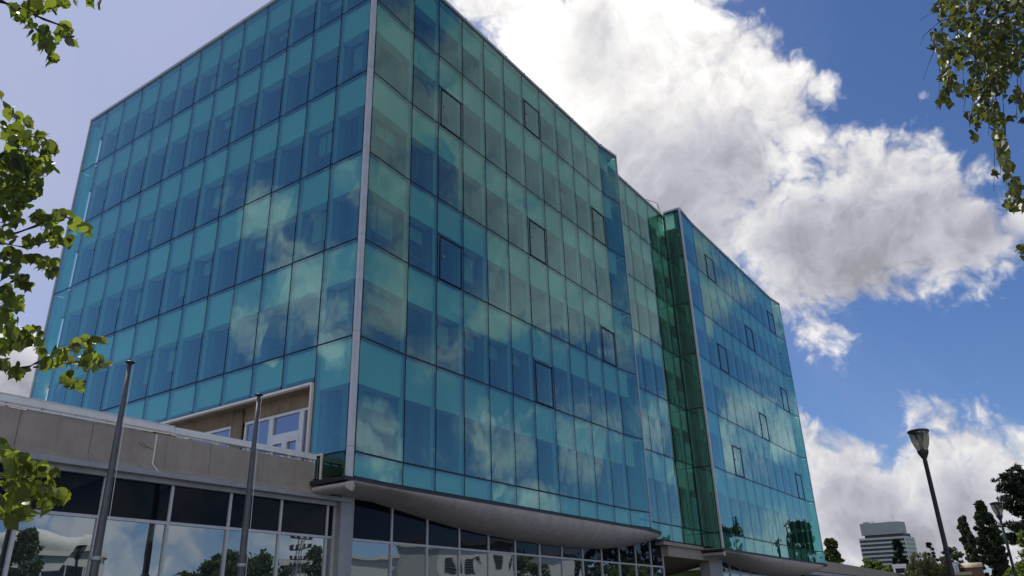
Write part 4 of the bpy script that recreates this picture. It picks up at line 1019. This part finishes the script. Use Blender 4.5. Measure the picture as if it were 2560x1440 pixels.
bt = thing('birch_tree', 'birch whose small dark leaves and thin twigs hang from the top right', 'tree', tuple(far(3050, 900, 6.6)[:2]) + (0,))
bx2, by2, _ = far(3050, 900, 6.6)
MB().tube([(bx2, by2, -.05), (bx2, by2 + .05, 2), (bx2 + .05, by2, 4.5), (bx2, by2, 8.5)], [.15, .13, .10, .03], 12).build('trunk', 'birch_bark', bt, smooth=True)
lb = MB()
tb = lambda z: (bx2 + .03, by2, z)
branch(lb, [(2660, -60), (2570, 0), (2520, 14), (2470, 24), (2435, 34)], 6.6, .03, .004, tb(6.2))
branch(lb, [(2640, -30), (2560, 20), (2500, 38), (2470, 60), (2455, 100), (2440, 150)], 6.6, .02, .003, tb(6.0))
branch(lb, [(2600, -120), (2480, -60), (2400, 0), (2345, 28), (2318, 38), (2300, 50)], 6.7, .014, .0018, tb(6.8))
branch(lb, [(2460, 10), (2400, 40), (2352, 52), (2325, 75), (2308, 90), (2300, 115)], 6.7, .008, .0018)
branch(lb, [(2355, 70), (2340, 110), (2330, 140), (2320, 165), (2308, 200)], 6.7, .005, .0018)
for px, y0, y1 in ((2352, 60, 240), (2372, 90, 270), (2408, 80, 250), (2430, 110, 320), (2450, 120, 300), (2470, 60, 340), (2490, 80, 480), (2505, 120, 440), (2520, 300, 520), (2540, 100, 300), (2555, 40, 270), (2390, 60, 230), (2415, 200, 280)):
    branch(lb, [(px + rng.uniform(-8, 8), y0), (px + rng.uniform(-6, 6), (y0 + y1) / 2), (px + rng.uniform(-8, 8), y1)], 6.6 + rng.uniform(-.3, .3), .005, .0015)
branch(lb, [(2700, 480), (2600, 500), (2545, 500), (2525, 515)], 6.6, .008, .002, tb(4.9))
branch(lb, [(2700, 590), (2600, 620), (2556, 640)], 6.6, .006, .002, tb(4.4))
lb.build('limbs', 'bark', bt, smooth=True)
CB = [(2400, 10, 60, 16, 40), (2480, 10, 60, 22, 60), (2545, 25, 30, 40, 45), (2345, 26, 20, 8, 8), (2380, 45, 30, 30, 26), (2420, 60, 40, 40, 50), (2470, 80, 50, 45, 70), (2530, 90, 40, 45, 70), (2345, 95, 12, 20, 10), (2360, 120, 22, 30, 22), (2395, 120, 30, 30, 34),
      (2440, 140, 40, 34, 50), (2490, 150, 44, 36, 70), (2535, 150, 34, 34, 46), (2328, 122, 4, 6, 2), (2362, 160, 12, 26, 14), (2358, 200, 10, 26, 14), (2378, 205, 12, 22, 14), (2400, 160, 12, 14, 7), (2398, 225, 12, 14, 8), (2364, 240, 12, 16, 9), (2378, 258, 10, 10, 4), (2348, 266, 8, 8, 3),
      (2448, 200, 24, 24, 24), (2490, 205, 26, 28, 34), (2430, 225, 16, 22, 12), (2470, 245, 22, 24, 24), (2505, 220, 16, 24, 14), (2448, 265, 12, 20, 9), (2488, 290, 18, 30, 26), (2460, 290, 12, 14, 7), (2425, 290, 10, 14, 5), (2440, 312, 6, 10, 3), (2432, 330, 6, 8, 2), (2436, 348, 5, 6, 2),
      (2495, 330, 14, 26, 18), (2505, 365, 14, 26, 16), (2515, 400, 16, 24, 14), (2520, 430, 12, 18, 9), (2488, 425, 6, 12, 3), (2530, 455, 14, 14, 7), (2545, 470, 16, 12, 7), (2530, 485, 12, 8, 5), (2540, 505, 22, 8, 6), (2520, 510, 10, 6, 3), (2550, 520, 12, 8, 4), (2535, 525, 8, 6, 2),
      (2532, 250, 8, 14, 3), (2545, 230, 8, 16, 5), (2555, 250, 8, 20, 5), (2530, 290, 10, 12, 3), (2550, 300, 6, 6, 1), (2556, 620, 8, 14, 4), (2556, 645, 6, 8, 2), (2548, 625, 6, 4, 1)]
spray(bt, CB, 6.1, 7.3, .058, 'leaf_birch', leaf_tpl2(False), hang=1.0, nrm=(0, 0, .5))
# a crown above and beyond the frame, so the trees are whole
def upper_crown(p, x, y, z0, z1, w, mat, size, tplk, n):
    P = []
    while len(P) < n:
        q = np.array([x + nrng.normal() * w, y + nrng.normal() * w, nrng.uniform(z0, z1)])
        v = q - CAM; zc = v @ FW
        if zc > 0.2:
            px, py = 1280 + FPX * (v @ RT) / zc, 720 - FPX * (v @ UP) / zc
            if -60 < px < 2620 and -60 < py < 1500: continue
        P.append(q)
    leaf_cards(np.array(P), size, mat, 'crown', p, updir=(0, 0, -.9), elong=1.15, jitter=.6, tpl=leaf_tpl2(tplk), nrm=(0, 0, 1))
upper_crown(lt, bx, by, 2.0, 7.2, .75, 'leaf_left', .112, True, 900)
upper_crown(bt, bx2, by2, 3.0, 9.0, .9, 'leaf_birch', .058, False, 1500)

sc.cycles.max_bounces = 10; sc.cycles.transparent_max_bounces = 24; sc.cycles.glossy_bounces = 5
sc.cycles.caustics_reflective = False; sc.cycles.caustics_refractive = False
sc.cycles.use_denoising = True
